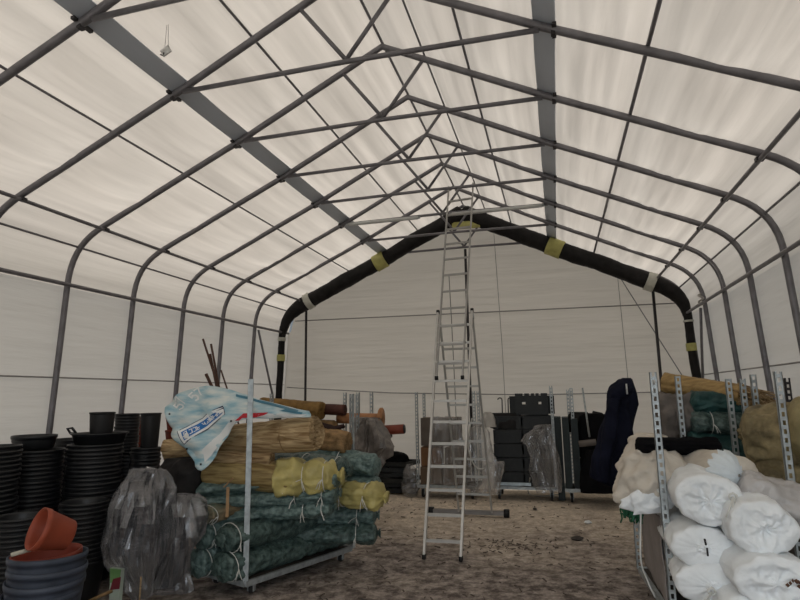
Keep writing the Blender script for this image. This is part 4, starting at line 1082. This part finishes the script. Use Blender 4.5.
# ------------------------------------------------------------------ trolleys along the end wall
trolley('steel trolley with cardboard boxes behind the ladder', [(-.78, 9.25), (.16, 9.25), (.16, 9.80), (-.78, 9.80)],
        [(0, 1.66, 0, True), (1, 1.66, 0, True), (2, 1.66, 0, True), (3, 1.64, 0, True)])
def carton(label, c, s, rz, m=M_CARD):
    t = thing('cardboard_box', label, 'box', (c[0], c[1], c[2] - s[2] / 2), 'cardboard boxes behind the ladder')
    bm = B(); add_box(bm, c, s, rz); bmesh.ops.bevel(bm, geom=bm.edges[:], offset=.006); obj('box_body', bm, m, t, smooth=False)
    bm = B(); add_box(bm, (c[0], c[1], c[2] + s[2] / 2 + .002), (s[0] * .98, .05, .004), rz); obj('packing_tape', bm, mat('brown_tape', (.26, .17, .09), .4), t, smooth=False)
M_CARDO = mat('orange_cardboard', (.17, .085, .04), .8, 0, .2, 5)
carton('brown cardboard box lowest left on the trolley behind the ladder', (-.58, 9.48, .335), (.34, .40, .27), .04)
carton('brown cardboard box lowest right on the trolley behind the ladder', (-.18, 9.50, .33), (.36, .42, .26), -.05)
carton('orange-brown cardboard box in the middle of the pile behind the ladder', (-.58, 9.48, .63), (.32, .36, .29), .05, M_CARDO)
carton('brown cardboard box right of the orange-brown one behind the ladder', (-.17, 9.5, .62), (.34, .38, .29), -.03)
carton('large dull brown cardboard box highest behind the ladder', (-.42, 9.5, 1.02), (.62, .40, .44), .02, mat('dull_cardboard', (.115, .095, .08), .85, 0, .15, 5))
film('clear_bag', 'clear plastic bag hanging over the trolley right of the ladder', [
    ((0.036, 9.150, 0.123), (0.404, 9.150, 0.133), .16), ((0.016, 9.150, 0.451), (0.525, 9.150, 0.459), .24), ((0.059, 9.150, 0.783), (0.401, 9.150, 0.786), .24), ((0.099, 9.150, 1.027), (0.380, 9.150, 1.027), .2), ((0.167, 9.150, 1.150), (0.323, 9.150, 1.149), .1)], M_FILM2, 7.0, .03, 5.0)
film('clear_bag', 'dusty clear plastic sheet hanging in front of the cardboard boxes', [
    ((-0.555, 9.120, 0.233), (-0.064, 9.120, 0.244), .06), ((-0.532, 9.120, 0.506), (-0.040, 9.120, 0.514), .10), ((-0.524, 9.120, 0.812), (-0.029, 9.120, 0.816), .10), ((-0.501, 9.120, 1.091), (-0.036, 9.120, 1.090), .10), ((-0.486, 9.150, 1.261), (-0.051, 9.150, 1.259), .05)], M_FILM2, 5.0, .02, 5.0, 'plastic sheet')
bm = loft([((0.239, 9.300, 1.096), (0.491, 9.300, 1.095), .16), ((0.260, 9.300, 1.220), (0.481, 9.300, 1.219), .16), ((0.328, 9.300, 1.329), (0.423, 9.300, 1.328), .08)], 30, 16, .015, 9, 3.0)
obj('white_bag', bm, mat('pale_bag', (.40, .38, .35), .6), None, 'small pale bag perched right of the ladder beside the black crates', 'bag')
bm = B(); tube(bm, [tuple(p[:3]) for p in crom([(0.160, 9.000, 1.248), (0.084, 9.000, 0.842), (0.180, 9.000, 0.531), (0.360, 9.000, 0.490)], 24)], .011, 8)
obj('white_hose', bm, mat('pale_hose', (.42, .41, .38), .5), None, 'curved pale hose right of the ladder in front of the plastic bag', 'hose')

trolley('steel trolley carrying the black crates at the end wall', [(.42, 9.30), (1.36, 9.30), (1.36, 9.86), (.42, 9.86)],
        [(1, 1.72, 0, True), (2, 1.70, 0, True)], skip_casters=())
def crate(label, x0, x1, y0, y1, z0, h, ribs=6):
    t = thing('black_crate', label, 'crate', ((x0 + x1) / 2, (y0 + y1) / 2, z0), 'black crates on the end wall trolley')
    bm = B(); add_box(bm, ((x0 + x1) / 2, (y0 + y1) / 2, z0 + .008), (x1 - x0 - .02, y1 - y0 - .02, .012)); obj('crate_floor', bm, M_CRATE, t, smooth=False)
    for (a, b) in (((x0, y0), (x1, y0)), ((x1, y0), (x1, y1)), ((x1, y1), (x0, y1)), ((x0, y1), (x0, y0))):
        bm = B(); A_, Z_ = Vector((a[0], a[1], 0)), Vector((b[0], b[1], 0))
        bar(bm, A_ + Vector((0, 0, z0 + h - .014)), Z_ + Vector((0, 0, z0 + h - .014)), .024, .026)
        bar(bm, A_ + Vector((0, 0, z0 + .03)), Z_ + Vector((0, 0, z0 + .03)), .018, .05)
        bar(bm, A_ + Vector((0, 0, z0 + h * .5)), Z_ + Vector((0, 0, z0 + h * .5)), .010, h * .72)
        for i in range(ribs + 1):
            q = A_.lerp(Z_, i / ribs); bar(bm, q + Vector((0, 0, z0 + .005)), q + Vector((0, 0, z0 + h - .005)), .016, .016, (1, 0, 0))
        obj('crate_side', bm, M_CRATE, t, smooth=False)
for c, (x0, x1) in enumerate(((.45, .885), (.895, 1.33))):
    for i in range(5):
        crate('black slatted plastic crate %s in the %s column of the end wall trolley' % (['at the bottom', 'second from below', 'in the middle', 'fourth from below', 'at the top'][i], ['left', 'right'][c]), x0, x1, 9.33, 9.83, .205 + i * .212, .205)
# the crate standing on edge
t = thing('black_crate', 'black crate standing on edge on top of the crate pile, two hand holes showing', 'crate', (1.09, 9.45, 1.27))
x0, x1, z0, z1, yy = .80, 1.30, 1.275, 1.60, 9.42
bm = B()
def holes_plate(bm, x0, x1, z0, z1, y, holes, th=.03):
    xs = sorted({x0, x1} | {h[0] for h in holes} | {h[1] for h in holes}); zs = sorted({z0, z1} | {h[2] for h in holes} | {h[3] for h in holes})
    for a, b in zip(xs, xs[1:]):
        for c, d in zip(zs, zs[1:]):
            mx, mz = (a + b) / 2, (c + d) / 2
            if any(h[0] < mx < h[1] and h[2] < mz < h[3] for h in holes): continue
            add_box(bm, (mx, y, mz), (b - a, th, d - c))
holes_plate(bm, x0, x1, z0, z1, yy, [(.90, .96, 1.44, 1.475), (1.16, 1.22, 1.44, 1.475), (.92, .945, 1.575, 1.61), (1.02, 1.05, 1.575, 1.61), (1.1, 1.12, 1.575, 1.61), (1.17, 1.2, 1.575, 1.61)])
obj('crate_base', bm, M_CRATE, t, smooth=False)
bm = B()
for (a, b) in (((x0, z0), (x1, z0)), ((x1, z0), (x1, z1 - .03)), ((x0, z0), (x0, z1 - .03))):
    bar(bm, (a[0], yy + .12, a[1] + .01), (b[0], yy + .12, b[1]), .2, .02)
obj('crate_side', bm, M_CRATE, t, smooth=False)
bm = loft([((0.390, 9.500, 1.069), (0.896, 9.500, 1.068), .4), ((0.379, 9.500, 1.195), (0.902, 9.500, 1.193), .36), ((0.416, 9.500, 1.306), (0.877, 9.500, 1.302), .2)], 44, 18, .02, 8, 5.0)
obj('black_sack', bm, M_BLACKTARP, None, 'black sack lying on the left crate column, left of the crate on edge', 'sack')
# two hooked rods
for x, lab in ((501, 'left'), (509, 'right')):
    b0, b1 = Vector({501: (0.540, 9.800, 1.100), 509: (0.638, 9.800, 1.100)}[x]), Vector({501: (0.558, 9.800, 1.508), 509: (0.657, 9.800, 1.507)}[x])
    bm = B(); d = -1 if x == 501 else 1
    b0.z = .21
    pts = [b0, b1] + [b1 + Vector((d * (.035 - .035 * math.cos(a)), 0, .03 * math.sin(a) + .005)) for a in [PI * i / 6 for i in range(1, 7)]]
    tube(bm, pts, .010, 7)
    obj('hooked_rod', bm, M_DARKSTEEL, None, 'dark rod with a hooked top behind the black crates, %s of the pair' % lab, 'rod', 'hooked rods behind the crates')
film('clear_bag', 'thin clear plastic sheet hanging down the front of the black crates', [
    ((1.088, 9.200, 0.143), (1.408, 9.200, 0.151), .14), ((0.927, 9.200, 0.460), (1.427, 9.200, 0.468), .16), ((1.002, 9.200, 0.756), (1.371, 9.200, 0.759), .14), ((0.859, 9.200, 0.889), (1.335, 9.200, 0.892), .12), ((1.047, 9.200, 1.055), (1.315, 9.200, 1.055), .10), ((1.171, 9.200, 1.129), (1.319, 9.200, 1.129), .06)], M_FILM2, 3.0, .03, 5.0, 'plastic sheet')
film('clear_bag', 'crumpled clear plastic at the lower left corner of the crate trolley', [
    ((0.103, 8.900, 0.135), (0.520, 8.900, 0.147), .12), ((0.291, 8.900, 0.342), (0.544, 8.900, 0.347), .18), ((0.358, 8.900, 0.516), (0.595, 8.900, 0.520), .14), ((0.421, 8.900, 0.604), (0.599, 8.900, 0.607), .06)], M_FILM2, 9.0, .03, 5.0)
bm = B(); bar(bm, (0.428, 9.260, 0.242), (0.987, 9.260, 0.240), .02, .045); obj('shelf_edge', bm, mat('pale_blue_metal', (.42, .50, .55), .4, .2, .2, 14), None, 'pale blue metal strip along the base of the black crate pile', 'metal strip', smooth=False)
bm = B(); tube(bm, [tuple(p[:3]) for p in crom([(0.983, 9.150, 0.351), (0.920, 9.807, 0.012), (1.173, 9.661, 0.012), (1.402, 9.888, 0.012), (1.801, 10.250, 0.012)], 30)], .008, 6)
obj('white_cable', bm, mat('pale_hose', (.42, .41, .38), .5), None, 'pale cable lying on the earth in front of the crate trolley', 'cable')

trolley('steel trolley with dark sacks right of the black crates', [(1.50, 9.20), (2.44, 9.20), (2.44, 9.78), (1.50, 9.78)],
        [((1.62, 9.78), 1.66, 0, True), ((1.66, 9.20), 1.68, 0, True)])
M_DKTEAL = mat('dark_teal_panel', (.014, .022, .024), .5, 0, .25, 6, .2, 20)
for i, (x0, x1, zt_) in enumerate(((1.375, 1.49, 1.24), (1.49, 1.60, 1.24), (1.62, 1.73, 1.22))):
    zb = .205 if i else .005
    bm = B(); add_box(bm, ((x0 + x1) / 2, 9.40 if i else 9.56, (zt_ + zb) / 2), (x1 - x0 - .012, .42, zt_ - zb)); bmesh.ops.bevel(bm, geom=bm.edges[:], offset=.02, segments=2)
    obj('dark_slab', bm, M_DKTEAL, None, ['dark teal upright slab on the ground directly right of the black crates', 'dark teal upright slab second from the black crates', 'dark teal upright slab behind the white broom post'][i], 'slab', 'dark slabs at the end wall', smooth=False)
bm = loft([((1.76, 9.35, .21), (2.38, 9.35, .21), .40), ((1.74, 9.35, .55), (2.38, 9.35, .55), .44), ((1.74, 9.35, .95), (2.3, 9.35, .95), .42), ((1.78, 9.35, 1.22), (2.25, 9.35, 1.2), .32), ((1.85, 9.35, 1.30), (2.15, 9.35, 1.28), .16)], 56, 40, .05, 4, 7.0)
obj('black_sack', bm, M_BLACKCLOTH, None, 'big black sack left of the navy jacket on the end wall trolley', 'sack')
bm = loft([((1.581, 9.500, 1.006), (1.878, 9.500, 1.006), .3), ((1.575, 9.500, 1.159), (1.917, 9.500, 1.157), .3), ((1.645, 9.500, 1.312), (1.868, 9.500, 1.310), .16)], 40, 18, .03, 8, 2.0)
obj('black_sack', bm, M_BLACKTARP, None, 'small black sack with peaked corners on top of the dark slabs', 'sack')
bm = loft([((1.865, 9.350, 0.927), (2.124, 9.350, 0.928), .3), ((1.908, 9.350, 1.135), (2.153, 9.350, 1.134), .28), ((1.979, 9.350, 1.328), (2.107, 9.350, 1.297), .12)], 40, 18, .03, 8, 4.0)
obj('black_sack', bm, M_BLACKTARP, None, 'black sack with a pointed top right of the white broom handle', 'sack')
t = thing('broom', 'broom with a pale handle standing upside up against the dark sacks', 'broom', (1.850, 9.050, 0.920))
bm = B(); tube(bm, [(1.826, 9.150, 1.676), (1.874, 9.050, 0.963)], .014, 8); obj('handle', bm, M_GALV, t)
bm = B(); bar(bm, (1.720, 9.050, 0.862), (1.960, 9.050, 0.892), .10, .085); bmesh.ops.bevel(bm, geom=bm.edges[:], offset=.02, segments=2); obj('broom_head', bm, M_GREYSACK, t)
bm = loft([((1.686, 8.900, 0.206), (2.251, 8.900, 0.220), .3), ((1.735, 8.950, 0.504), (2.225, 8.950, 0.513), .3), ((1.838, 9.000, 0.781), (2.004, 9.000, 0.783), .2)], 40, 18, .03, 8, 6.0)
obj('black_sack', bm, M_BLACKCLOTH, None, 'black sack on the ground under the broom head', 'sack')

rnd_s = random.Random(5)

# ------------------------------------------------------------------ right trolley with white sacks
trolley('steel trolley at the near right loaded with white sacks, two slotted posts in front', [(2.10, 4.30), (2.86, 4.30), (2.86, 5.45), (2.035, 5.43)],
        [(0, 1.735, 0, True), (1, 1.72, 0, True), (2, 1.70, 0, True), (3, 1.72, 0, True)], .16)
WS = 'white sacks on the right trolley'
def sack(label, p0, p1, rx, rz, seed, ends=('gather', 'round'), m=M_WHITE, ties=(), amp=.09, folds=13, streak=.6, name='white_sack', taper=1.0):
    bm = bundle(p0, p1, rx, rz, ends, seed, amp, nax=40, seg=72, folds=folds, streak=streak, taper=taper)
    c = (Vector(p0) + Vector(p1)) / 2
    t = thing(name, label, 'sack', (c.x, c.y, c.z - rz), WS)
    obj('sack_body', bm, m, t)
    return t
def end_tie(t, p, r, seed):
    bm = B(); rnd = random.Random(seed); p = Vector(p)
    for k in range(3):
        d = Vector((rnd.uniform(-.6, .6), -.25, rnd.uniform(-1, -.2))).normalized()
        tube(bm, [p, p + d * r * .6 + Vector((0, -.02, .01)), p + d * r], .005, 5)
    tube(bm, [p + Vector((.02 * math.cos(a), -.01 + .004 * a, .02 * math.sin(a))) for a in [i * .6 for i in range(14)]], .006, 5)
    obj('tie_string', bm, M_STRING, t)
a = (2.308, 3.980, 0.944)
t = sack('large white sack end at the top of the left column on the right trolley', a, (a[0] + .06, a[1] + 1.35, a[2] + .02), 0.192, .150, 1.3, ('bagend', 'round'), M_WHITE, amp=.07); end_tie(t, (2.411, 3.880, 0.986), .13, 3)
a = (2.248, 3.980, 0.666)
t = sack('white sack with a slit end, middle of the near left sack column', a, (a[0] + .06, a[1] + 1.3, a[2] + .01), .180, .118, 2.6, folds=18)
bm = B(); bar(bm, (2.245, 3.920, 0.737), (2.249, 3.920, 0.703), .012, .01); bar(bm, (2.253, 3.920, 0.687), (2.254, 3.920, 0.642), .008, .01); obj('seam_slit', bm, M_DARKSTEEL, t, 'dark slit in the end seam')
a = (2.276, 3.950, 0.464)
t = sack('white sack drawn together in pleats, lowest in the left column on the right trolley', a, (a[0] + .06, a[1] + 1.3, a[2]), .200, .125, 3.9, folds=22); end_tie(t, (2.248, 3.880, 0.456), .11, 8)
a = (2.534, 3.780, 0.830)
sack('white sack end leaning right, upper one of the right column on the right trolley', a, (a[0] - .02, a[1] + 1.35, a[2] + .06), .175, .15, 5.2, ('bagend', 'round'), M_WHITE, amp=.10)
a = (2.539, 3.700, 0.576)
t = sack('white sack end with a brown stain, at the bottom right corner', a, (a[0] - .05, a[1] + 1.4, a[2] + .06), .20, .135, 6.8, ('bagend', 'round'), M_WHITE, amp=.10)
p_ = Vector((2.601, 3.655, 0.589)); bm = B()
for i in range(7):
    lathe(bm, [(0, -.012), (rnd_s.uniform(.006, .014), 0), (0, .012)], p_ + Vector((rnd_s.uniform(-.03, .03), .004, rnd_s.uniform(-.016, .016))), 9, None, lambda q: q * (1 + .5 * N3(q.x * 90, q.z * 90, i)))
obj('brown_stain', bm, mat('brown_stain', (.10, .05, .03), .8), t, 'brown stain')
a = (2.426, 3.720, 0.396)
sack('white sack peeking out at the bottom photo edge between the two sack columns', a, (a[0] - .03, a[1] + 1.3, a[2]), .16, .10, 7.4, ('gather', 'round'))
# plastic wrapped sack lying on top, running to the right
t = sack('whitish sack in cloudy film lying high behind the nearest right slotted post', (2.516, 4.220, 0.976), (3.050, 4.150, 0.828), .16, .14, 8.3, ('gather', 'round'), mat('cloudy_film_sack', (.44, .42, .41), .35, 0, .15, 6, .35, 22, spec=.5), amp=.24)
# tied white sack
a = (2.513, 4.350, 1.070)
t = sack('white sack with a frilly tied mouth behind the black sleeve on the right trolley', (2.559, 4.220, 1.063), (2.306, 4.950, 1.073), .135, .125, 9.9, ('gather', 'round'), M_CREAM, amp=.10)
bm = B()
rr_ = random.Random(2)
c0 = Vector((2.544, 4.180, 1.074))
lathe(bm, [(.012, -.03), (.05, -.02), (.10, .01), (.128, .06), (.13, .10)], c0 + Vector((-.03, .02, 0)), 40, Matrix((( .5, .0, -.62), (.3, .2, .72), (.0, 1.0, .18))).transposed().to_3x3() if False else Vector((-.62, .75, .12)).to_track_quat('Z', 'Y').to_matrix(), lambda p: p * (1 + .10 * math.sin(14 * math.atan2(p.y, p.x))))
obj('frilled_mouth', bm, mat('bluish_white_sack', (.60, .65, .68), .5, 0, .1, 6, .3, 26), t, 'bluish white frilled mouth')
# big cream sack folded over the left side
t = thing('white_sack', 'big cream sack slumped over the left side of the right trolley, its mouth hanging down', 'sack', (1.981, 4.350, 0.812), WS)
bm = loft([((1.967, 4.500, 0.784), (2.124, 4.500, 0.803), .12), ((1.827, 4.520, 0.837), (2.191, 4.550, 0.883), .22), ((1.846, 4.560, 0.948), (2.260, 4.560, 0.985), .34), ((1.886, 4.600, 1.070), (2.264, 4.600, 1.090), .40), ((1.936, 4.660, 1.179), (2.250, 4.660, 1.181), .40), ((1.988, 4.700, 1.255), (2.222, 4.700, 1.249), .30), ((2.061, 4.750, 1.296), (2.179, 4.750, 1.289), .12)], 84, 72, .06, 6.5, 5.0)
obj('sack_body', bm, M_CREAM, t)
bm = loft([((1.914, 4.400, 0.774), (2.097, 4.420, 0.790), .05), ((1.854, 4.400, 0.832), (2.194, 4.440, 0.855), .09), ((1.898, 4.400, 0.899), (2.280, 4.460, 0.933), .11), ((1.983, 4.420, 0.952), (2.316, 4.480, 0.997), .10), ((2.065, 4.440, 0.984), (2.299, 4.500, 1.048), .06)], 84, 48, .05, 9.0, 2.0, stretch=(1.3, 1, .7))
obj('sack_mouth', bm, M_WHITE, t, 'white crumpled sack mouth')
bm = B(); rnd = random.Random(12)
c0 = Vector((1.912, 4.460, 0.823))
for i in range(60):
    p = c0 + Vector((rnd.gauss(0, .035), rnd.gauss(0, .03), rnd.gauss(0, .012)))
    pts = [p]
    for k_ in range(4): pts.append(pts[-1] + Vector((rnd.uniform(-.02, .02), rnd.uniform(-.02, .02), rnd.uniform(-.04, .0))))
    tube(bm, pts, .006, 5)
obj('green_netting', bm, mat('bright_green_net', (.02, .10, .05), .5), t, 'green netting spilling out')
# black sleeve
roll('black_garment', 'black rolled garment laid over the cream sack beside the front slotted post', 'garment', (1.990, 4.460, 1.232), (2.550, 4.750, 1.204), .07, .055, M_BLACKCLOTH, ('round', 'round'), 2.2, (), None, dict(nax=24), .22)
# grey sheet on the side
bm = B(); G = []
for i in range(21):
    row = []
    for j in range(25):
        y = 4.40 + 1.0 * i / 20; z = .20 + .55 * j / 24
        row.append(bm.verts.new((2.082 + .012 * N3(y * 4, z * 4, 3) + .012 * N3(y * 11, z * 9, 6), y, z)))
    G.append(row)
for i in range(20):
    for j in range(24): bm.faces.new((G[i][j], G[i + 1][j], G[i + 1][j + 1], G[i][j + 1]))
o = obj('grey_sheet', bm, mat('grey_sheet_cloth', (.26, .235, .225), .8, 0, .12, 6, .2, 20), None, 'grey sheet covering the side of the right trolley between two slotted posts', 'sheet')
sm = o.modifiers.new('thickness', 'SOLIDIFY'); sm.thickness = .006
bm = B(); tube(bm, [tuple(p[:3]) for p in crom([(1.962, 4.400, 0.809), (1.945, 4.400, 0.639), (1.935, 4.400, 0.465), (1.971, 4.420, 0.334), (2.011, 4.450, 0.233)], 30)], .006, 6)
obj('dangling_string', bm, M_STRING, None, 'thin white cord hanging down from the mouth of the cream sack', 'cord')

# navy jacket on the rear left post
t = thing('jacket', 'dark navy jacket hanging over the slotted post behind the cream sack', 'jacket', (1.858, 5.400, 0.777))
yj = 5.38
bm = loft([((1.697, 5.300, 0.887), (1.933, 5.340, 0.789), .12), ((1.702, 5.300, 0.969), (1.985, 5.360, 0.917), .20), ((1.748, 5.340, 1.132), (2.054, 5.400, 1.129), .22), ((1.812, 5.380, 1.298), (2.078, 5.420, 1.312), .20), ((1.866, 5.400, 1.451), (2.101, 5.440, 1.465), .18), ((1.891, 5.400, 1.571), (2.116, 5.440, 1.551), .16), ((1.932, 5.420, 1.658), (2.107, 5.450, 1.637), .13), ((2.013, 5.440, 1.718), (2.098, 5.460, 1.716), .07)], 60, 60, .03, 6.0, 4.0, stretch=(1.4, 1, .25))
obj('jacket_body', bm, M_NAVY, t)
bm = loft([((1.733, 5.240, 0.879), (1.826, 5.240, 0.849), .06), ((1.763, 5.240, 1.083), (1.873, 5.240, 1.060), .10), ((1.831, 5.280, 1.328), (1.926, 5.280, 1.303), .11), ((1.872, 5.320, 1.512), (1.969, 5.320, 1.503), .10), ((1.915, 5.360, 1.606), (1.997, 5.360, 1.604), .06)], 40, 40, .02, 8.0, 6.0, stretch=(1.4, 1, .3))
obj('sleeve', bm, M_NAVY, t)
bm = loft([((1.883, 5.340, 1.529), (1.990, 5.340, 1.536), .08), ((1.891, 5.360, 1.615), (2.089, 5.380, 1.611), .16), ((1.948, 5.400, 1.675), (2.098, 5.420, 1.672), .14), ((2.020, 5.420, 1.726), (2.088, 5.440, 1.725), .06)], 40, 24, .015, 9.0, 2.0)
obj('hood', bm, M_NAVY, t)
bm = B(); bar(bm, (2.028, 5.280, 1.671), (2.032, 5.300, 1.587), .012, .02); obj('label_tab', bm, mat('label_white', (.5, .5, .5), .6), t, 'small white label inside the collar')

# ------------------------------------------------------------------ trolley with straw and green bundles behind it
trolley('steel trolley with tan straw and green bundles behind the white sacks', [(2.50, 5.62), (3.10, 5.62), (3.10, 6.85), (2.50, 6.85)],
        [(0, 1.735, 0, True), (1, 1.735, 0, True), (2, 1.72, 0, True), (3, 1.72, 0, True)])
RB = 'bundles on the trolley behind the white sacks'
t = thing('straw_bundle', 'long tan straw bundle lying topmost behind the right slotted posts, its right end frayed', 'straw bundle', (2.859, 5.950, 1.518), RB)
obj('wrapped_body', bundle((2.487, 6.200, 1.686), (3.058, 5.850, 1.552), .11, .10, ('flat', 'flat'), 1.9, .10), mat('tan_wrap', (.38, .255, .105), .7, 0, .2, 30, .5, 30, col2=(.22, .14, .055), stretch=(.08, 1, 1)), t)
p0, p1 = Vector((3.030, 5.860, 1.570)), Vector((3.241, 5.700, 1.473)); bm = B(); rnd = random.Random(3)
ax = (p1 - p0).normalized(); s_ = ax.cross(Vector((0, 0, 1))).normalized(); u_ = s_.cross(ax)
for i in range(150):
    r = .10 * math.sqrt(rnd.random()); a = rnd.uniform(0, 2 * PI)
    q = p0 + s_ * r * math.cos(a) + u_ * r * math.sin(a)
    L = (p1 - p0).length * rnd.uniform(.75, 1.15)
    tube(bm, [q - ax * .02, q + ax * L * .6, q + ax * L + s_ * rnd.uniform(-.05, .05) + u_ * rnd.uniform(-.06, .03)], .0045, 4)
obj('frayed_stalks', bm, M_STRAW, t, 'loose straw stalks at the right end')
roll('grey_bundle', 'grey-brown cloth bundle under the tan straw bundle, left of the green ones', 'bundle', (2.362, 6.100, 1.351), (2.792, 6.100, 1.349), .28, .235, M_GREYSACK, ('round', 'round'), 2.8, (), RB, None, .22)
roll('netting_bundle', 'teal bundle highest of the three behind the narrow slotted posts', nl, (2.640, 5.920, 1.503), (3.159, 5.950, 1.478), .16, .105, mat('deep_teal_net', (.020, .062, .060), .55, 0, .35, 6, .35, 40), ('round', 'tied'), 3.4, (), RB)
roll('netting_bundle', 'dark green bundle in the middle of the three behind the narrow slotted posts', nl, (2.599, 5.880, 1.323), (3.157, 5.900, 1.285), .16, .105, M_NETD, ('round', 'tied'), 4.6, (.3,), RB)
roll('netting_bundle', 'teal bundle lowest of the three behind the narrow slotted posts', nl, (2.561, 5.860, 1.136), (3.145, 5.880, 1.077), .16, .115, mat('deep_teal_net', (.02, .075, .075)), ('round', 'tied'), 5.7, (), RB)
roll('dark_bale', 'dark bale at the bottom of the trolley behind the white sacks', 'bale', (2.58, 6.2, .48), (3.40, 6.2, .48), .38, .27, M_NETD, ('round', 'round'), 6.1, (), None, None, .08)
roll('dark_bale', 'dark bale above the bottom one on the trolley behind the white sacks', 'bale', (2.55, 6.25, .95), (3.35, 6.25, .95), .34, .20, M_NETD, ('round', 'round'), 7.1, (), None, None, .08)

# ------------------------------------------------------------------ olive sacks at the right edge
trolley('steel trolley at the right photo edge under the olive straw sacks', [(2.98, 4.62), (3.52, 4.62), (3.52, 5.50), (2.98, 5.50)],
        [(1, 1.73, 0, True), (2, 1.73, 0, True), (3, 1.70, 0, True)])
OS = 'olive straw sacks on the right edge trolley'
roll('olive_sack', 'olive straw sack with a puckered left end, right of the teal bundles', 'sack', (2.802, 5.000, 1.273), (3.367, 4.800, 1.246), .22, .215, M_OLIVE, ('gather', 'round'), 1.4, (), OS, None, .22)
roll('olive_sack', 'lighter olive sack behind the right slotted post at the photo edge', 'sack', (3.019, 4.720, 1.361), (3.508, 4.600, 1.287), .20, .20, mat('light_olive', (.23, .19, .095), .7, 0, .25, 7, .4, 30), ('round', 'round'), 2.7, (), OS, None, .10)
roll('olive_sack', 'dark olive sack lowest at the right photo edge, behind the film wrapped sack', 'sack', (2.819, 4.950, 0.986), (3.477, 4.900, 0.923), .21, .15, M_OLIVE, ('round', 'round'), 3.8, (), OS, None, .2)
roll('dark_bale', 'dark bale on the right edge trolley under the olive sacks', 'bale', (3.06, 5.05, .48), (3.46, 5.05, .48), .40, .26, M_GREYSACK, ('round', 'round'), 4.9, (), None, None, .08)
for i, (px, lab) in enumerate(((788, 'left'), (794, 'right'))):
    q = {788: (3.584, 6.300, 1.712), 794: (3.709, 6.500, 1.694)}[px]
    obj('slotted_post', slotted_post_bm(q[0], q[1], 0, q[2], 0, w=.05), M_DARKSTEEL, None, 'dark slotted post at the right wall above the olive sacks, %s of the pair' % lab, 'post', 'dark slotted posts at the right wall', smooth=False)

# ------------------------------------------------------------------ litter on the floor
bm = B(); rnd = random.Random(77)
for i in range(420):
    x = rnd.uniform(-1.2, 2.3); y = 4.2 + 5.0 * rnd.random() ** 1.3
    if rnd.random() < .22: x = rnd.gauss(.9, .25); y = rnd.gauss(6.55, .16)
    L = rnd.uniform(.015, .07); a = rnd.uniform(0, PI)
    d = Vector((math.cos(a), math.sin(a), 0)) * L
    z = .002
    bar(bm, (x, y, z), (x + d.x, y + d.y, z + rnd.uniform(0, .008)), rnd.uniform(.004, .014), rnd.uniform(.003, .008))
o = obj('soil_litter', bm, mat('soil_crumbs', (.085, .066, .054), .95, 0, .4, 3), None, 'dark crumbs, twigs and bark scattered on the earth floor', 'litter', kind='stuff', smooth=False)
for i, (p, lab, m, s) in enumerate((((1.731, 7.862, 0.010), 'small white scrap on the earth floor right of the ladder', M_WHITE, .05), ((1.572, 6.999, 0.010), 'dark clod on the earth floor right of the ladder, nearest the right trolley', M_DECK, .07), ((1.059, 8.586, 0.010), 'small dark clod on the earth floor behind the ladder foot', M_DECK, .03))):
    bm = B(); lathe(bm, [(0, 0), (s * .8, .004), (s, .012), (s * .6, .026), (0, .03)], (p[0], p[1], -.004), 14, None, lambda q: q * (1 + .35 * N3(q.x * 40 + i, q.y * 40, i)))
    obj('paper_scrap' if i == 0 else 'soil_clod', bm, m, None, lab, 'scrap' if i == 0 else 'clod')
